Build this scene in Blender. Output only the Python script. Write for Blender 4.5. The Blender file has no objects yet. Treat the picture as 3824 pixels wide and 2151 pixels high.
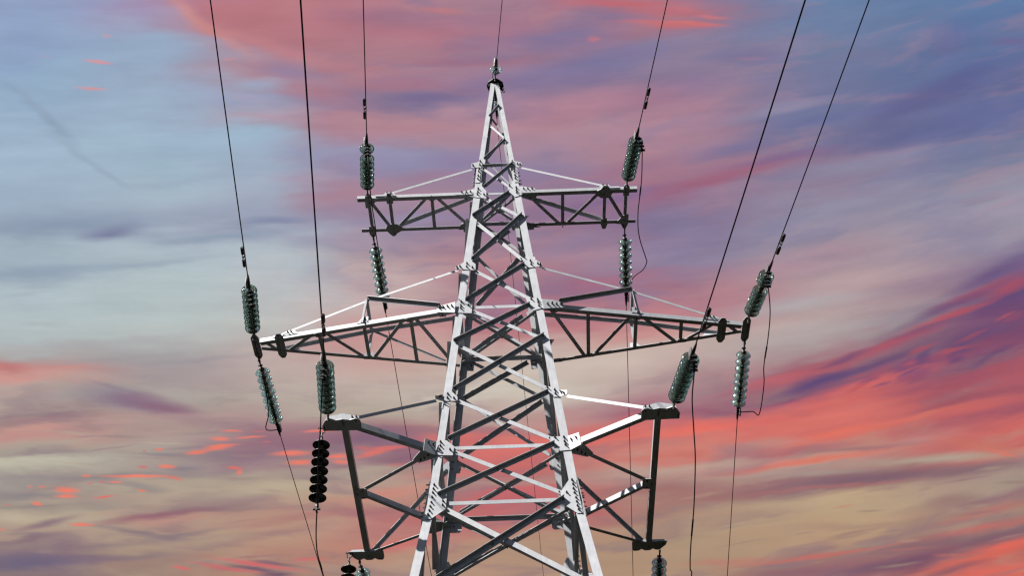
import bpy, bmesh, math, random
from mathutils import Vector, Matrix
random.seed(7)
SC = bpy.context.scene
COL = SC.collection
R = math.radians

# ------------------------------------------------------------------ camera
EXPOSURE = 1.82
cam_d = bpy.data.cameras.new("camera"); cam = bpy.data.objects.new("camera", cam_d); COL.objects.link(cam)
CR, CU, CF = Vector((0.999359, 0.026533, -0.024039)), Vector((0.035626, -0.670061, 0.741451)), Vector((-0.003566, 0.741832, 0.670576))
cam.matrix_world = Matrix(((CR.x, CU.x, -CF.x, 0.3011), (CR.y, CU.y, -CF.y, -18.4464), (CR.z, CU.z, -CF.z, 1.6512), (0, 0, 0, 1)))
cam_d.sensor_width = 36.0
cam_d.lens = 36.0 * 5314.84 / 3824
cam_d.clip_start = 0.1
cam_d.clip_end = 5000
SC.camera = cam

# ------------------------------------------------------------------ sun and exposure
SUN_DIR = Vector((-0.557, -0.42, 0.716)).normalized()          # towards the sun: high, over the left shoulder
sd = bpy.data.lights.new("sun", 'SUN'); sun = bpy.data.objects.new("sun", sd); COL.objects.link(sun)
sd.energy = 5.0; sd.angle = R(0.53); sd.color = (1.0, 0.965, 0.92)
sun.rotation_euler = SUN_DIR.to_track_quat('Z', 'Y').to_euler()
SC.view_settings.view_transform = 'Standard'; SC.view_settings.look = 'None'
SC.view_settings.gamma = 1.0; SC.view_settings.use_curve_mapping = False
SC.view_settings.exposure = EXPOSURE
SC.cycles.max_bounces = 10; SC.cycles.transmission_bounces = 10; SC.cycles.transparent_max_bounces = 12
SC.cycles.filter_width = 1.35

# ------------------------------------------------------------------ sky: blue daylight behind us, sunset clouds ahead
def lin(c):
    o = []; g = 0.3 * c[0] + 0.59 * c[1] + 0.11 * c[2]
    for v in [(v * 0.97 + g * 0.03) * 0.965 for v in c]:
        v = v / 255.0
        o.append((v / 12.92 if v <= 0.04045 else ((v + 0.055) / 1.055) ** 2.4) / 2 ** EXPOSURE)
    return (o[0], o[1], o[2], 1.0)

world = bpy.data.worlds.new("World"); SC.world = world; world.use_nodes = True
world.cycles.sampling_method = 'NONE'      # a dim, even sky: found by bounced rays alone, which is much faster
NT = world.node_tree; NT.nodes.clear()
def nd(t, **kw):
    n = NT.nodes.new(t)
    for k, v in kw.items(): setattr(n, k, v)
    return n
def ln(a, b): NT.links.new(a, b)
def val(n, i, v):
    if isinstance(v, bpy.types.NodeSocket): ln(v, n.inputs[i])
    else: n.inputs[i].default_value = v
def mth(op, a, b=0.0, c=None):
    n = nd('ShaderNodeMath', operation=op); val(n, 0, a); val(n, 1, b)
    if c is not None: val(n, 2, c)
    return n.outputs[0]
def vdot(a, v):
    n = nd('ShaderNodeVectorMath', operation='DOT_PRODUCT'); ln(a, n.inputs[0]); n.inputs[1].default_value = v
    return n.outputs['Value']
def xyz(x, y, z=0.0):
    n = nd('ShaderNodeCombineXYZ'); val(n, 0, x); val(n, 1, y); val(n, 2, z); return n.outputs[0]
def noise(vec, scale, detail, rough=0.55):
    n = nd('ShaderNodeTexNoise'); n.inputs['Scale'].default_value = scale; n.inputs['Detail'].default_value = detail
    n.inputs['Roughness'].default_value = rough; ln(vec, n.inputs['Vector']); return n
def smooth(v, a, b, t0=0.0, t1=1.0):
    n = nd('ShaderNodeMapRange', interpolation_type='SMOOTHSTEP'); val(n, 0, v)
    n.inputs[1].default_value = a; n.inputs[2].default_value = b; n.inputs[3].default_value = t0; n.inputs[4].default_value = t1
    return n.outputs[0]
def mixc(f, a, b):
    n = nd('ShaderNodeMix', data_type='RGBA'); val(n, 0, f)
    for i, c in ((6, a), (7, b)): val(n, i, c)
    return n.outputs[2]

tc = nd('ShaderNodeTexCoord'); D = tc.outputs['Generated']
# the cloud layer ahead is described on a plane square to the direction north, 42 degrees up
fz = mth('MAXIMUM', vdot(D, CF), 0.08)
KX = 5314.84 / 3824 * 2.576
X = mth('ADD', mth('MULTIPLY', mth('DIVIDE', vdot(D, CR), fz), KX), 1.288)
Y = mth('SUBTRACT', 0.7245, mth('MULTIPLY', mth('DIVIDE', vdot(D, CU), fz), KX))
lean = mth('MULTIPLY', mth('POWER', mth('MAXIMUM', mth('SUBTRACT', X, 1.0), 0.0), 2.0), 0.0793)
Ys = mth('ADD', Y, lean)
n1 = noise(xyz(mth('MULTIPLY', X, 1.1), mth('MULTIPLY', Ys, 5.0)), 1.6, 4.0)
n2 = noise(xyz(mth('MULTIPLY', X, 2.6), mth('MULTIPLY', Ys, 15.0), 3.1), 1.6, 4.0)
n3 = noise(xyz(mth('MULTIPLY', X, 7.0), mth('MULTIPLY', Ys, 26.0), 7.7), 1.6, 4.0, 0.6)
c1 = mth('SUBTRACT', n1.outputs[0], 0.5); c2 = mth('SUBTRACT', n2.outputs[0], 0.5); c3 = mth('SUBTRACT', n3.outputs[0], 0.5)
sx = nd('ShaderNodeSeparateColor'); ln(n1.outputs[1], sx.inputs[0]); d1 = mth('SUBTRACT', sx.outputs[1], 0.5)
sx2 = nd('ShaderNodeSeparateColor'); ln(n3.outputs[1], sx2.inputs[0]); d3 = mth('SUBTRACT', sx2.outputs[1], 0.5)
Yw = mth('ADD', Ys, mth('ADD', mth('MULTIPLY', c1, 0.16), mth('MULTIPLY', c2, 0.07)))
Xw = mth('ADD', X, mth('MULTIPLY', d1, 0.45))
YT = 1.70
# columns of cloud colours, left to right: (x, [(y, colour) ...])
COLS = [
(60,[(0,(150,168,204)),(100,(150,172,205)),(200,(150,178,205)),(300,(160,184,208)),(400,(168,190,212)),(485,(165,185,205)),(570,(156,170,190)),(620,(168,187,199)),(680,(165,180,195)),(720,(180,195,203)),(800,(183,198,203)),(855,(184,194,196)),(905,(178,165,163)),(930,(203,145,140)),(965,(210,160,150)),(1000,(186,167,160)),(1050,(162,138,138)),(1085,(200,150,142)),(1120,(186,162,150)),(1150,(170,160,150)),(1180,(198,192,172)),(1220,(165,155,150)),(1260,(152,142,140)),(1300,(188,176,154)),(1345,(180,155,140)),(1400,(130,112,126)),(1449,(142,122,124))]),
(380,[(0,(170,150,185)),(50,(165,165,195)),(100,(155,175,203)),(200,(158,178,203)),(300,(163,185,208)),(400,(165,190,208)),(480,(172,190,205)),(560,(160,172,192)),(620,(176,191,203)),(700,(183,198,204)),(800,(188,200,200)),(850,(188,194,192)),(885,(172,168,170)),(940,(168,155,158)),(1000,(176,166,160)),(1060,(178,150,146)),(1120,(182,170,158)),(1180,(165,150,145)),(1240,(186,170,150)),(1300,(178,142,132)),(1350,(182,160,138)),(1400,(165,135,125)),(1449,(165,138,125))]),
(680,[(0,(192,125,135)),(60,(196,130,135)),(120,(182,128,140)),(170,(180,140,155)),(230,(158,165,195)),(300,(170,165,185)),(340,(160,185,208)),(420,(162,178,200)),(480,(170,180,200)),(555,(158,165,188)),(620,(180,192,202)),(720,(192,196,200)),(800,(195,195,192)),(870,(190,178,175)),(920,(195,175,170)),(1000,(188,176,166)),(1060,(180,150,148)),(1120,(158,120,132)),(1170,(160,130,138)),(1220,(190,172,150)),(1290,(188,145,130)),(1350,(190,155,132)),(1400,(185,138,122)),(1449,(180,138,120))]),
(930,[(0,(186,122,138)),(100,(180,122,138)),(200,(176,124,142)),(245,(145,120,152)),(310,(182,132,148)),(400,(155,152,184)),(440,(160,140,168)),(500,(174,132,152)),(570,(158,142,170)),(650,(186,160,166)),(750,(208,182,178)),(830,(205,152,150)),(880,(205,165,158)),(950,(198,180,170)),(1040,(186,172,158)),(1090,(168,125,130)),(1140,(150,108,128)),(1190,(180,162,150)),(1240,(196,150,132)),(1310,(188,125,122)),(1370,(198,135,122)),(1449,(185,148,126))]),
(1288,[(0,(165,120,145)),(80,(176,116,140)),(160,(162,116,142)),(235,(160,128,158)),(310,(186,136,150)),(400,(150,132,165)),(480,(165,130,155)),(560,(150,118,150)),(660,(190,132,142)),(740,(170,108,130)),(830,(192,122,130)),(890,(205,180,170)),(1000,(210,200,186)),(1060,(195,162,155)),(1110,(224,116,110)),(1165,(205,112,112)),(1210,(190,135,130)),(1255,(204,104,110)),(1320,(196,122,118)),(1370,(184,148,125)),(1449,(186,150,126))]),
(1674,[(0,(190,112,128)),(50,(180,114,132)),(110,(140,125,160)),(200,(150,125,155)),(300,(182,132,150)),(380,(180,130,146)),(470,(165,106,134)),(560,(140,112,148)),(640,(145,130,165)),(720,(165,112,135)),(800,(198,130,136)),(870,(205,182,172)),(950,(192,162,160)),(1030,(165,100,120)),(1090,(226,118,108)),(1140,(216,122,112)),(1180,(190,160,148)),(1230,(172,122,118)),(1290,(168,124,116)),(1350,(178,150,124)),(1449,(180,148,122))]),
(2060,[(0,(95,130,175)),(100,(110,128,168)),(200,(112,118,160)),(300,(108,115,160)),(380,(120,115,155)),(430,(150,120,150)),(490,(150,135,162)),(550,(148,142,168)),(640,(168,148,162)),(740,(184,150,155)),(800,(190,165,164)),(860,(182,172,170)),(930,(165,105,120)),(990,(122,82,116)),(1040,(222,112,106)),(1120,(216,118,112)),(1165,(185,160,150)),(1200,(160,112,115)),(1250,(160,125,120)),(1290,(194,166,132)),(1350,(188,154,126)),(1400,(165,122,116)),(1449,(152,102,112))]),
(2520,[(0,(86,122,172)),(100,(86,112,164)),(200,(96,106,158)),(300,(96,106,160)),(370,(115,124,162)),(440,(142,142,168)),(520,(158,152,174)),(580,(160,150,170)),(640,(130,112,148)),(690,(118,88,130)),(740,(104,80,126)),(800,(122,78,116)),(880,(140,82,112)),(940,(182,95,105)),(1030,(172,92,106)),(1080,(212,108,104)),(1140,(208,112,106)),(1180,(188,162,142)),(1225,(150,112,120)),(1280,(172,138,122)),(1340,(145,110,116)),(1395,(195,105,98)),(1449,(216,110,96))]),
]
def ramp(fac, xc, stops):
    n = nd('ShaderNodeValToRGB'); cr = n.color_ramp; cr.interpolation = 'B_SPLINE' if False else 'LINEAR'
    dx = max(0.0, xc / 1000.0 - 1.0)
    dy = 0.0793 * dx * dx
    while len(cr.elements) > 1: cr.elements.remove(cr.elements[0])
    for i, (y, c) in enumerate(stops):
        p = min(1.0, max(0.0, (y / 1000.0 + dy + 0.05) / YT))
        e = cr.elements[0] if i == 0 else cr.elements.new(p)
        e.position = p; e.color = lin(c)
    ln(fac, n.inputs[0]); return n.outputs[0]
fac = mth('DIVIDE', mth('ADD', Yw, 0.05), YT)
sky = None
for i, (xc, stops) in enumerate(COLS):
    r = ramp(fac, xc, stops)
    if sky is None: sky = r
    else: sky = mixc(smooth(Xw, COLS[i - 1][0] / 1000.0, xc / 1000.0), sky, r)
# mottling: bluish mauve thin patches high up, grey mauve ones lower down
n4 = noise(xyz(mth('MULTIPLY', Xw, 2.6), mth('MULTIPLY', Yw, 8.0), 12.3), 1.7, 3.5, 0.5)
n5 = noise(xyz(mth('MULTIPLY', Xw, 2.2), mth('MULTIPLY', Yw, 11.0), 21.9), 1.7, 3.5, 0.5)
up_r = mth('MULTIPLY', smooth(X, 0.62, 1.05), smooth(Ys, 0.95, 0.70))
sky = mixc(mth('MULTIPLY', mth('MULTIPLY', smooth(n4.outputs[0], 0.47, 0.70), up_r), 0.45), sky, lin((124, 122, 162)))
sky = mixc(mth('MULTIPLY', mth('MULTIPLY', smooth(n5.outputs[0], 0.50, 0.72), up_r), 0.30), sky, lin((184, 140, 156)))
sky = mixc(mth('MULTIPLY', mth('MULTIPLY', smooth(n5.outputs[0], 0.48, 0.70), smooth(Ys, 0.92, 1.05)), 0.52), sky, lin((140, 114, 128)))
sky = mixc(mth('MULTIPLY', mth('MULTIPLY', smooth(n4.outputs[0], 0.50, 0.74), smooth(Ys, 1.0, 1.12)), 0.40), sky, lin((186, 162, 140)))
hs = nd('ShaderNodeHueSaturation'); hs.inputs['Saturation'].default_value = 0.90; ln(up_r, hs.inputs['Fac']); ln(sky, hs.inputs['Color']); sky = hs.outputs[0]
# single cloud streaks: (x, y, half length, half height, tilt in degrees, colour, density, edge)
Pw = xyz(mth('ADD', X, mth('MULTIPLY', d1, 0.10)), mth('ADD', Y, mth('ADD', mth('MULTIPLY', c1, 0.05), mth('MULTIPLY', c2, 0.03))))
Pf = xyz(mth('ADD', X, mth('MULTIPLY', d3, 0.035)), mth('ADD', Y, mth('MULTIPLY', c3, 0.012)))
C0=(246,130,110); C1=(238,112,100); C2=(208,118,120)
PU=(140,110,130)
BLOBS = [
# upper left pink cloud edge
(560,30,150,45,20,(196,122,130),.85,0),(505,52,110,13,37,(218,148,142),.8,0),(600,92,120,13,16,(208,135,136),.7,0),(740,135,150,17,14,(194,132,142),.7,0),(660,60,120,35,12,(186,122,134),.7,0),(870,60,120,40,5,(186,118,132),.5,0),(720,175,70,18,10,(146,132,168),.75,0),(800,230,90,26,15,(186,124,138),.6,0),(690,300,110,9,3,(190,150,166),.55,0),(620,240,80,10,8,(176,166,190),.5,0),(450,45,60,22,35,(170,160,190),.5,0),(640,205,60,14,0,(160,178,204),.7,0),(640,345,120,18,0,(163,188,210),.7,0),
(245,154,34,5,6,(226,152,156),.9,1),(233,222,36,4,5,(224,156,158),.8,1),(268,90,11,4,0,(205,160,172),.8,1),(110,142,18,3,0,(185,170,190),.5,1),(575,147,20,4,-8,(205,150,162),.6,1),
(70,250,110,10,36,(148,168,192),.5,0),(140,315,70,12,42,(146,166,188),.65,0),(200,390,80,9,38,(152,170,190),.5,0),(285,450,40,7,30,(152,170,190),.4,0),(450,452,200,9,-7,(160,178,198),.55,0),(40,130,80,60,-30,(146,164,204),.5,0),
# upper centre
(1095,25,55,8,2,(204,128,128),.7,0),(1030,70,120,14,3,(174,114,138),.4,0),(1095,246,110,18,-3,(116,106,148),.8,0),(1012,44,150,16,2,(152,112,140),.6,0),(1402,98,120,34,-6,(120,120,164),.65,0),(1417,190,150,22,-8,(124,118,160),.6,0),(1063,88,110,24,0,(186,118,132),.5,0),(1050,415,170,26,-3,(142,136,174),.65,0),(1380,430,110,20,-6,(138,124,162),.6,0),(1063,548,140,18,-4,(150,138,172),.6,0),(1417,520,130,18,-10,(142,116,152),.6,0),(1675,225,130,34,-10,(128,116,160),.55,0),(1500,245,170,30,-6,(182,128,146),.5,0),(1240,210,90,12,-4,(132,116,158),.5,0),(1180,160,120,12,2,(170,112,136),.5,0),(1600,420,150,18,-12,(150,112,146),.5,0),(1560,500,120,14,-14,(122,102,148),.55,0),(1040,215,90,14,0,(178,118,138),.6,0),(880,165,80,12,5,(186,126,138),.5,0),(1000,330,140,26,0,(188,138,150),.6,0),(960,400,120,22,0,(152,150,182),.55,0),(1150,400,80,16,-4,(148,128,164),.6,0),(1100,440,120,12,-5,(168,124,148),.5,0),(890,480,60,14,-5,(176,136,154),.5,0),
(1500,150,140,24,-12,(120,120,164),.7,0),(1450,205,160,16,-8,(134,120,160),.5,0),(1560,40,70,20,0,(122,118,156),.6,0),(1570,4,130,8,1,(206,106,114),.75,0),(1680,28,90,10,2,(196,108,118),.65,0),(1690,60,95,7,3,(216,114,116),.75,0),(1490,97,18,8,0,(194,122,140),.9,1),(1740,57,75,5,4,(226,120,118),.8,1),(1790,42,44,5,4,(214,124,132),.8,1),(1725,25,35,7,6,(198,118,130),.7,1),(1880,52,8,2,0,(170,120,150),.6,1),(1450,270,160,34,-14,(186,134,152),.6,0),(1740,330,120,50,-8,(178,136,158),.5,0),(1650,260,100,30,0,(176,126,148),.5,0),
# upper right
(1880,140,90,20,0,(116,112,158),.5,0),(1880,145,35,5,3,(158,124,156),.7,0),(2010,100,50,7,-8,(136,126,162),.6,0),(2380,150,200,40,-15,(98,116,160),.5,0),(2150,60,180,40,-6,(108,128,168),.5,0),(2310,252,150,26,-26,(98,98,146),.75,0),(2430,200,80,22,-30,(96,98,150),.5,0),(2290,330,160,22,-12,(98,104,152),.6,0),(1960,275,110,13,-12,(150,144,174),.75,0),(1870,430,160,13,-14,(166,106,128),.8,0),(1760,470,110,14,-14,(158,98,126),.8,0),(1960,400,110,12,-12,(128,106,148),.7,0),(1850,375,90,14,-12,(108,112,158),.6,0),(2060,310,120,12,-10,(104,112,160),.6,0),(2150,420,200,20,-10,(140,148,176),.5,0),(2400,100,60,30,-20,(112,108,158),.4,0),(2556,100,40,12,0,(118,104,150),.7,0),
# mid left
(285,583,66,15,-10,(122,126,162),.9,0),(180,560,170,24,-2,(140,156,180),.75,0),(60,592,130,15,0,(142,156,180),.65,0),(685,558,70,9,-3,(130,138,168),.85,0),(560,592,140,8,-5,(142,160,182),.7,0),(120,676,190,11,-3,(148,164,184),.7,0),(340,668,170,8,-6,(156,172,188),.6,0),(60,740,50,7,-8,(166,178,190),.4,0),(100,822,50,6,4,(166,176,178),.4,0),(300,860,160,10,-4,(170,168,172),.5,0),(500,905,130,7,-3,(162,152,158),.6,0),(420,930,150,9,-4,(176,160,160),.6,0),(20,922,50,15,6,(198,124,124),.9,0),(30,960,70,16,0,(214,154,146),.7,0),(250,905,120,7,-6,(166,158,162),.5,0),(800,900,120,14,-8,(200,172,166),.5,0),
# centre
(840,855,130,26,-10,(206,152,150),.6,0),(1010,740,90,22,-4,(206,172,170),.5,0),(1480,720,60,30,10,(162,100,126),.5,0),(1620,840,140,28,-12,(212,138,138),.6,0),(1520,920,150,26,-6,(212,196,184),.7,0),(1430,620,90,20,-18,(140,128,162),.5,0),(1690,610,90,22,-14,(146,132,164),.6,0),(1560,700,110,14,-12,(178,112,134),.5,0),
# mid right
(2010,762,150,20,-9,(186,180,182),.75,0),(2150,700,170,20,-10,(194,170,172),.6,0),(1900,690,110,20,-8,(184,146,158),.5,0),(2080,640,150,18,-10,(178,144,158),.5,0),(2080,830,110,14,-14,(186,168,170),.6,0),(2470,690,90,16,-26,(104,84,132),.7,0),(2530,715,60,16,-24,(178,84,100),.8,0),(2440,735,90,11,-26,(172,84,102),.8,0),(2380,770,120,10,-26,(112,80,124),.7,0),(2390,795,95,11,-22,(196,88,98),.85,0),(2300,845,110,9,-22,(108,78,120),.7,0),(2240,870,110,9,-18,(190,88,100),.7,0),(2470,840,90,14,-18,(108,76,120),.7,0),(2420,880,90,12,-15,(158,82,104),.7,0),(2240,905,100,10,-20,(106,76,118),.75,0),(2100,915,140,10,-14,(180,94,108),.6,0),(2350,925,110,9,-14,(120,76,114),.6,0),(2010,950,110,10,-14,(190,94,106),.7,0),(2075,957,110,11,-17,(96,76,124),.95,0),(1940,960,80,9,-12,(200,104,110),.6,0),(2260,935,100,7,-14,(108,74,116),.7,0),(2130,905,60,6,-20,(110,80,122),.7,0),
# lower right
(2190,968,170,13,-15,(230,112,104),.8,0),(2330,925,90,8,-16,(170,88,104),.5,0),(2110,1010,190,12,-14,(228,112,102),.7,0),(2430,958,160,22,-15,(160,84,104),.75,0),(2450,1005,120,10,-12,(160,88,104),.7,0),(2060,1055,170,14,-14,(226,122,110),.6,0),(2240,1066,240,8,-12,(228,118,102),.75,0),(2440,1035,150,9,-12,(222,110,102),.6,0),(2100,1085,90,8,-12,(238,118,100),.8,0),(2040,1128,110,8,-8,(176,110,116),.7,0),(2160,1128,130,7,-4,(160,112,120),.7,0),(2060,1158,170,9,-8,(228,120,100),.85,0),(1930,1115,80,12,-6,(196,150,140),.6,0),(1780,1080,110,20,-10,(242,114,102),.8,0),(1770,1120,90,12,-10,(220,130,116),.6,0),(1820,1165,90,10,-4,(196,168,152),.7,0),(2350,1155,190,12,-5,(182,168,150),.9,0),(2100,1192,110,7,-4,(176,160,148),.8,0),(2480,1125,100,10,8,(208,120,106),.7,0),(2520,1140,40,4,14,(230,122,104),.7,0),(2200,1205,260,18,-6,(132,100,114),.95,0),(2430,1190,170,16,-9,(136,106,116),.85,0),(2520,1215,80,20,-14,(174,158,142),.7,0),(2080,1230,200,6,-4,(176,112,112),.7,0),(2400,1240,120,14,-8,(182,158,138),.7,0),(2080,1270,240,18,-2,(192,166,136),.85,0),(2390,1255,60,12,-10,(150,112,114),.6,0),(1800,1300,160,20,0,(178,146,126),.6,0),(2150,1320,170,8,-4,(168,136,120),.6,0),(2130,1340,60,5,-12,(140,108,112),.5,0),(2480,1285,110,9,-14,(196,116,106),.6,0),(2480,1325,130,9,-12,(206,110,104),.7,0),(2510,1350,100,12,-14,(126,92,110),.7,0),(2330,1370,160,12,-8,(142,104,112),.7,0),(2050,1395,170,6,-8,(210,114,104),.75,0),(2280,1420,160,18,-12,(116,82,108),.85,0),(2520,1385,110,13,-18,(236,108,92),.9,0),(2420,1415,120,7,-14,(214,108,96),.8,0),(2480,1440,120,10,-12,(226,108,94),.9,0),(2400,1432,70,6,-14,(126,88,106),.6,0),(1840,1410,110,8,-4,(200,124,112),.6,0),(2000,1440,120,10,-4,(146,100,110),.6,0),
# lower centre
(1290,1128,150,24,-7,(232,120,110),.7,0),(1560,1085,130,24,-12,(232,118,108),.75,0),(1420,1050,70,18,-6,(200,150,146),.6,0),(1640,1130,110,12,-8,(204,136,124),.6,0),(1130,1110,60,12,-6,(232,118,108),.6,0),(1400,1205,120,10,-6,(184,136,128),.6,0),(1180,1185,110,12,-6,(214,120,114),.7,0),(1300,1255,160,14,-5,(198,108,112),.7,0),(1120,1300,130,14,-4,(196,104,108),.7,0),(1450,1290,110,9,-4,(196,108,108),.7,0),(1560,1240,100,12,-6,(170,118,114),.6,0),(900,1105,110,22,-4,(134,100,128),.75,0),(1010,1150,70,14,-6,(140,96,120),.6,0),(930,1180,90,10,-4,(186,168,152),.7,0),(980,1240,90,10,-8,(216,138,124),.6,0),(950,1290,110,12,-4,(176,110,118),.6,0),(1000,1370,90,14,-8,(212,112,112),.7,0),(1500,1350,150,14,-3,(186,150,124),.6,0),
(850,1148,32,6,-4,C0,.95,1),(862,1162,26,6,0,C0,.8,1),(940,1140,52,6,-14,(232,118,108),.9,1),(975,1128,60,5,-6,(226,116,110),.85,1),(915,1128,24,5,4,(206,112,112),.7,1),(1000,1170,30,4,-6,(214,120,112),.5,1),
# lower left
(335,1012,110,22,10,(136,120,144),.85,0),(420,1032,95,18,14,(146,106,128),.85,0),(300,985,60,6,16,(146,126,142),.6,0),(200,1000,120,9,-4,(160,152,156),.5,0),(480,1050,90,10,-2,(186,160,154),.5,0),(90,1060,120,9,-8,(158,126,134),.7,0),(60,1100,90,10,-4,(200,142,138),.6,0),(640,1120,190,26,-3,(150,106,126),.65,0),(560,1150,120,12,0,(134,112,130),.5,0),(740,1090,120,16,0,(162,118,130),.6,0),(420,1095,120,14,0,(182,156,148),.6,0),(150,1162,160,13,-4,(200,196,176),.75,0),(80,1145,110,5,-6,(160,146,144),.7,0),(400,1140,60,6,0,(138,128,138),.7,0),(450,1175,50,9,0,(132,122,136),.7,0),(300,1200,200,8,-2,(140,132,138),.7,0),(340,1225,60,8,6,(138,130,136),.7,0),(580,1205,190,12,-4,(180,164,148),.7,0),(90,1250,90,8,4,(140,132,136),.6,0),(300,1250,160,10,-3,(184,156,144),.5,0),(650,1235,140,12,-6,(192,178,152),.7,0),(380,1298,130,8,-7,(152,100,116),.9,0),(480,1280,110,5,-6,(150,116,124),.6,0),(110,1320,60,8,-16,(136,108,124),.8,0),(40,1300,40,14,10,(196,182,158),.7,0),(420,1310,90,9,-4,(200,150,134),.6,0),(250,1290,70,8,-10,(188,160,140),.5,0),(60,1360,90,7,-8,(138,114,126),.7,0),(350,1340,100,6,8,(136,118,130),.7,0),(470,1340,80,6,-8,(140,122,130),.6,0),(520,1360,160,8,-5,(186,160,136),.6,0),(200,1375,180,6,-4,(140,118,128),.6,0),(90,1415,130,15,-3,(112,102,130),.85,0),(300,1400,120,9,-4,(134,114,128),.7,0),(760,1300,110,10,-8,(176,116,116),.6,0),(700,1340,90,10,-10,(158,118,122),.6,0),
(2412,904,19,6.3,-15,(124,78,116),0.54,1),(2528,795,29,4.5,-28,(190,90,100),0.57,1),(2321,901,23,8.0,-30,(96,76,124),0.54,1),(2203,942,41,8.8,-29,(190,90,100),0.4,1),(2282,918,23,8.8,-28,(190,90,100),0.64,1),(2311,878,26,5.7,-17,(190,90,100),0.53,1),(2400,876,43,6.4,-26,(104,78,122),0.49,1),(2446,845,46,5.8,-25,(176,86,102),0.51,1),(2326,909,19,4.9,-15,(96,76,124),0.41,1),(2467,911,33,8.5,-27,(104,78,122),0.49,1),(2398,894,19,8.7,-30,(104,78,122),0.45,1),(2407,900,21,7.4,-26,(124,78,116),0.59,1),(2413,883,23,4.2,-14,(96,76,124),0.51,1),(2320,893,32,6.1,-31,(104,78,122),0.62,1),(2164,970,47,6.8,-30,(190,90,100),0.62,1),(2324,879,43,5.5,-24,(176,86,102),0.65,1),(2508,886,39,5.6,-27,(96,76,124),0.49,1),(2529,809,47,7.1,-23,(124,78,116),0.45,1),(2187,954,29,7.9,-18,(124,78,116),0.56,1),(2429,883,43,5.3,-14,(104,78,122),0.56,1),(2552,797,32,7.9,-26,(176,86,102),0.43,1),(2271,928,28,7.2,-19,(104,78,122),0.6,1),(2297,945,47,8.8,-23,(96,76,124),0.51,1),(2220,968,26,4.4,-20,(96,76,124),0.47,1),(2409,908,27,6.8,-16,(96,76,124),0.43,1),(2568,792,38,5.1,-20,(124,78,116),0.54,1),(2168,944,45,4.6,-15,(176,86,102),0.49,1),(2380,873,20,5.0,-19,(124,78,116),0.46,1),(2297,950,39,6.7,-15,(176,86,102),0.51,1),(2277,910,27,5.8,-30,(124,78,116),0.47,1),(2387,884,36,6.8,-15,(190,90,100),0.64,1),(2406,880,29,5.6,-16,(176,86,102),0.51,1),(2287,937,31,5.1,-27,(96,76,124),0.64,1),(2310,950,36,7.7,-27,(124,78,116),0.43,1),(1766,1468,52,3.5,-8,(190,164,138),0.23,1),(2254,1284,27,3.0,-9,(190,164,138),0.31,1),(2204,1235,68,3.4,-11,(150,120,118),0.23,1),(2551,1214,54,5.5,-3,(150,120,118),0.4,1),(1763,1248,54,3.7,-10,(190,164,138),0.32,1),(2126,1275,27,3.4,-9,(206,120,108),0.4,1),(2469,1290,49,5.3,-7,(130,106,118),0.35,1),(2522,1312,51,4.9,-5,(150,120,118),0.4,1),(2127,1381,71,4.9,-9,(190,164,138),0.26,1),(2382,1397,34,4.9,-3,(206,120,108),0.41,1),(2186,1286,29,3.3,-4,(130,106,118),0.37,1),(2288,1168,79,6.0,-6,(150,120,118),0.21,1),(2432,1206,64,3.0,-10,(130,106,118),0.4,1),(1871,1367,69,2.7,-11,(150,120,118),0.32,1),(2285,1362,28,4.5,-5,(190,164,138),0.39,1),(1859,1320,63,4.2,-10,(190,164,138),0.34,1),(2491,1178,33,4.7,-8,(190,164,138),0.4,1),(2199,1337,28,3.3,-4,(190,164,138),0.26,1),(2540,1353,50,3.9,-12,(190,164,138),0.2,1),(2027,1342,30,2.9,-7,(130,106,118),0.25,1),(2460,1273,31,4.4,-7,(190,164,138),0.28,1),(2437,1400,62,3.3,-13,(150,120,118),0.41,1),(2289,1382,64,3.8,-4,(206,120,108),0.26,1),(2504,1329,46,5.0,-10,(150,120,118),0.27,1),(2261,1422,53,4.6,-7,(190,164,138),0.36,1),(2070,1209,35,3.2,-8,(130,106,118),0.41,1),(595,1205,51,5.6,-1,(150,120,128),0.29,1),(419,1116,61,2.7,3,(196,186,164),0.39,1),(423,1279,40,3.1,-6,(136,124,136),0.25,1),(434,1092,42,2.7,-10,(190,150,136),0.3,1),(764,1136,41,4.9,1,(190,150,136),0.24,1),(181,1089,61,4.7,4,(196,186,164),0.36,1),(612,1146,41,5.1,1,(190,150,136),0.24,1),(216,1322,61,4.0,5,(136,124,136),0.2,1),(55,1361,34,2.6,3,(150,120,128),0.38,1),(509,1418,38,5.3,-9,(136,124,136),0.3,1),(615,1312,47,2.7,-6,(150,120,128),0.29,1),(275,1098,77,3.2,0,(136,124,136),0.34,1),(169,1164,68,2.8,5,(190,150,136),0.24,1),(68,1343,49,3.8,-4,(136,124,136),0.37,1),(470,1128,75,3.6,-3,(136,124,136),0.38,1),(202,1122,52,5.2,-6,(190,150,136),0.29,1),(119,1273,38,2.8,-4,(150,120,128),0.33,1),(221,1102,28,3.2,-6,(196,186,164),0.28,1),(89,1231,46,5.2,-10,(190,150,136),0.26,1),(846,1127,49,5.4,0,(136,124,136),0.41,1),(655,1332,31,5.3,-2,(190,150,136),0.27,1),(276,1129,62,3.5,-9,(150,120,128),0.37,1),(502,1090,78,5.4,-3,(136,124,136),0.26,1),(856,1086,32,3.2,-5,(150,120,128),0.24,1),(557,1139,40,4.6,-1,(136,124,136),0.23,1),(688,1236,32,3.6,4,(150,120,128),0.3,1),
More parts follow.
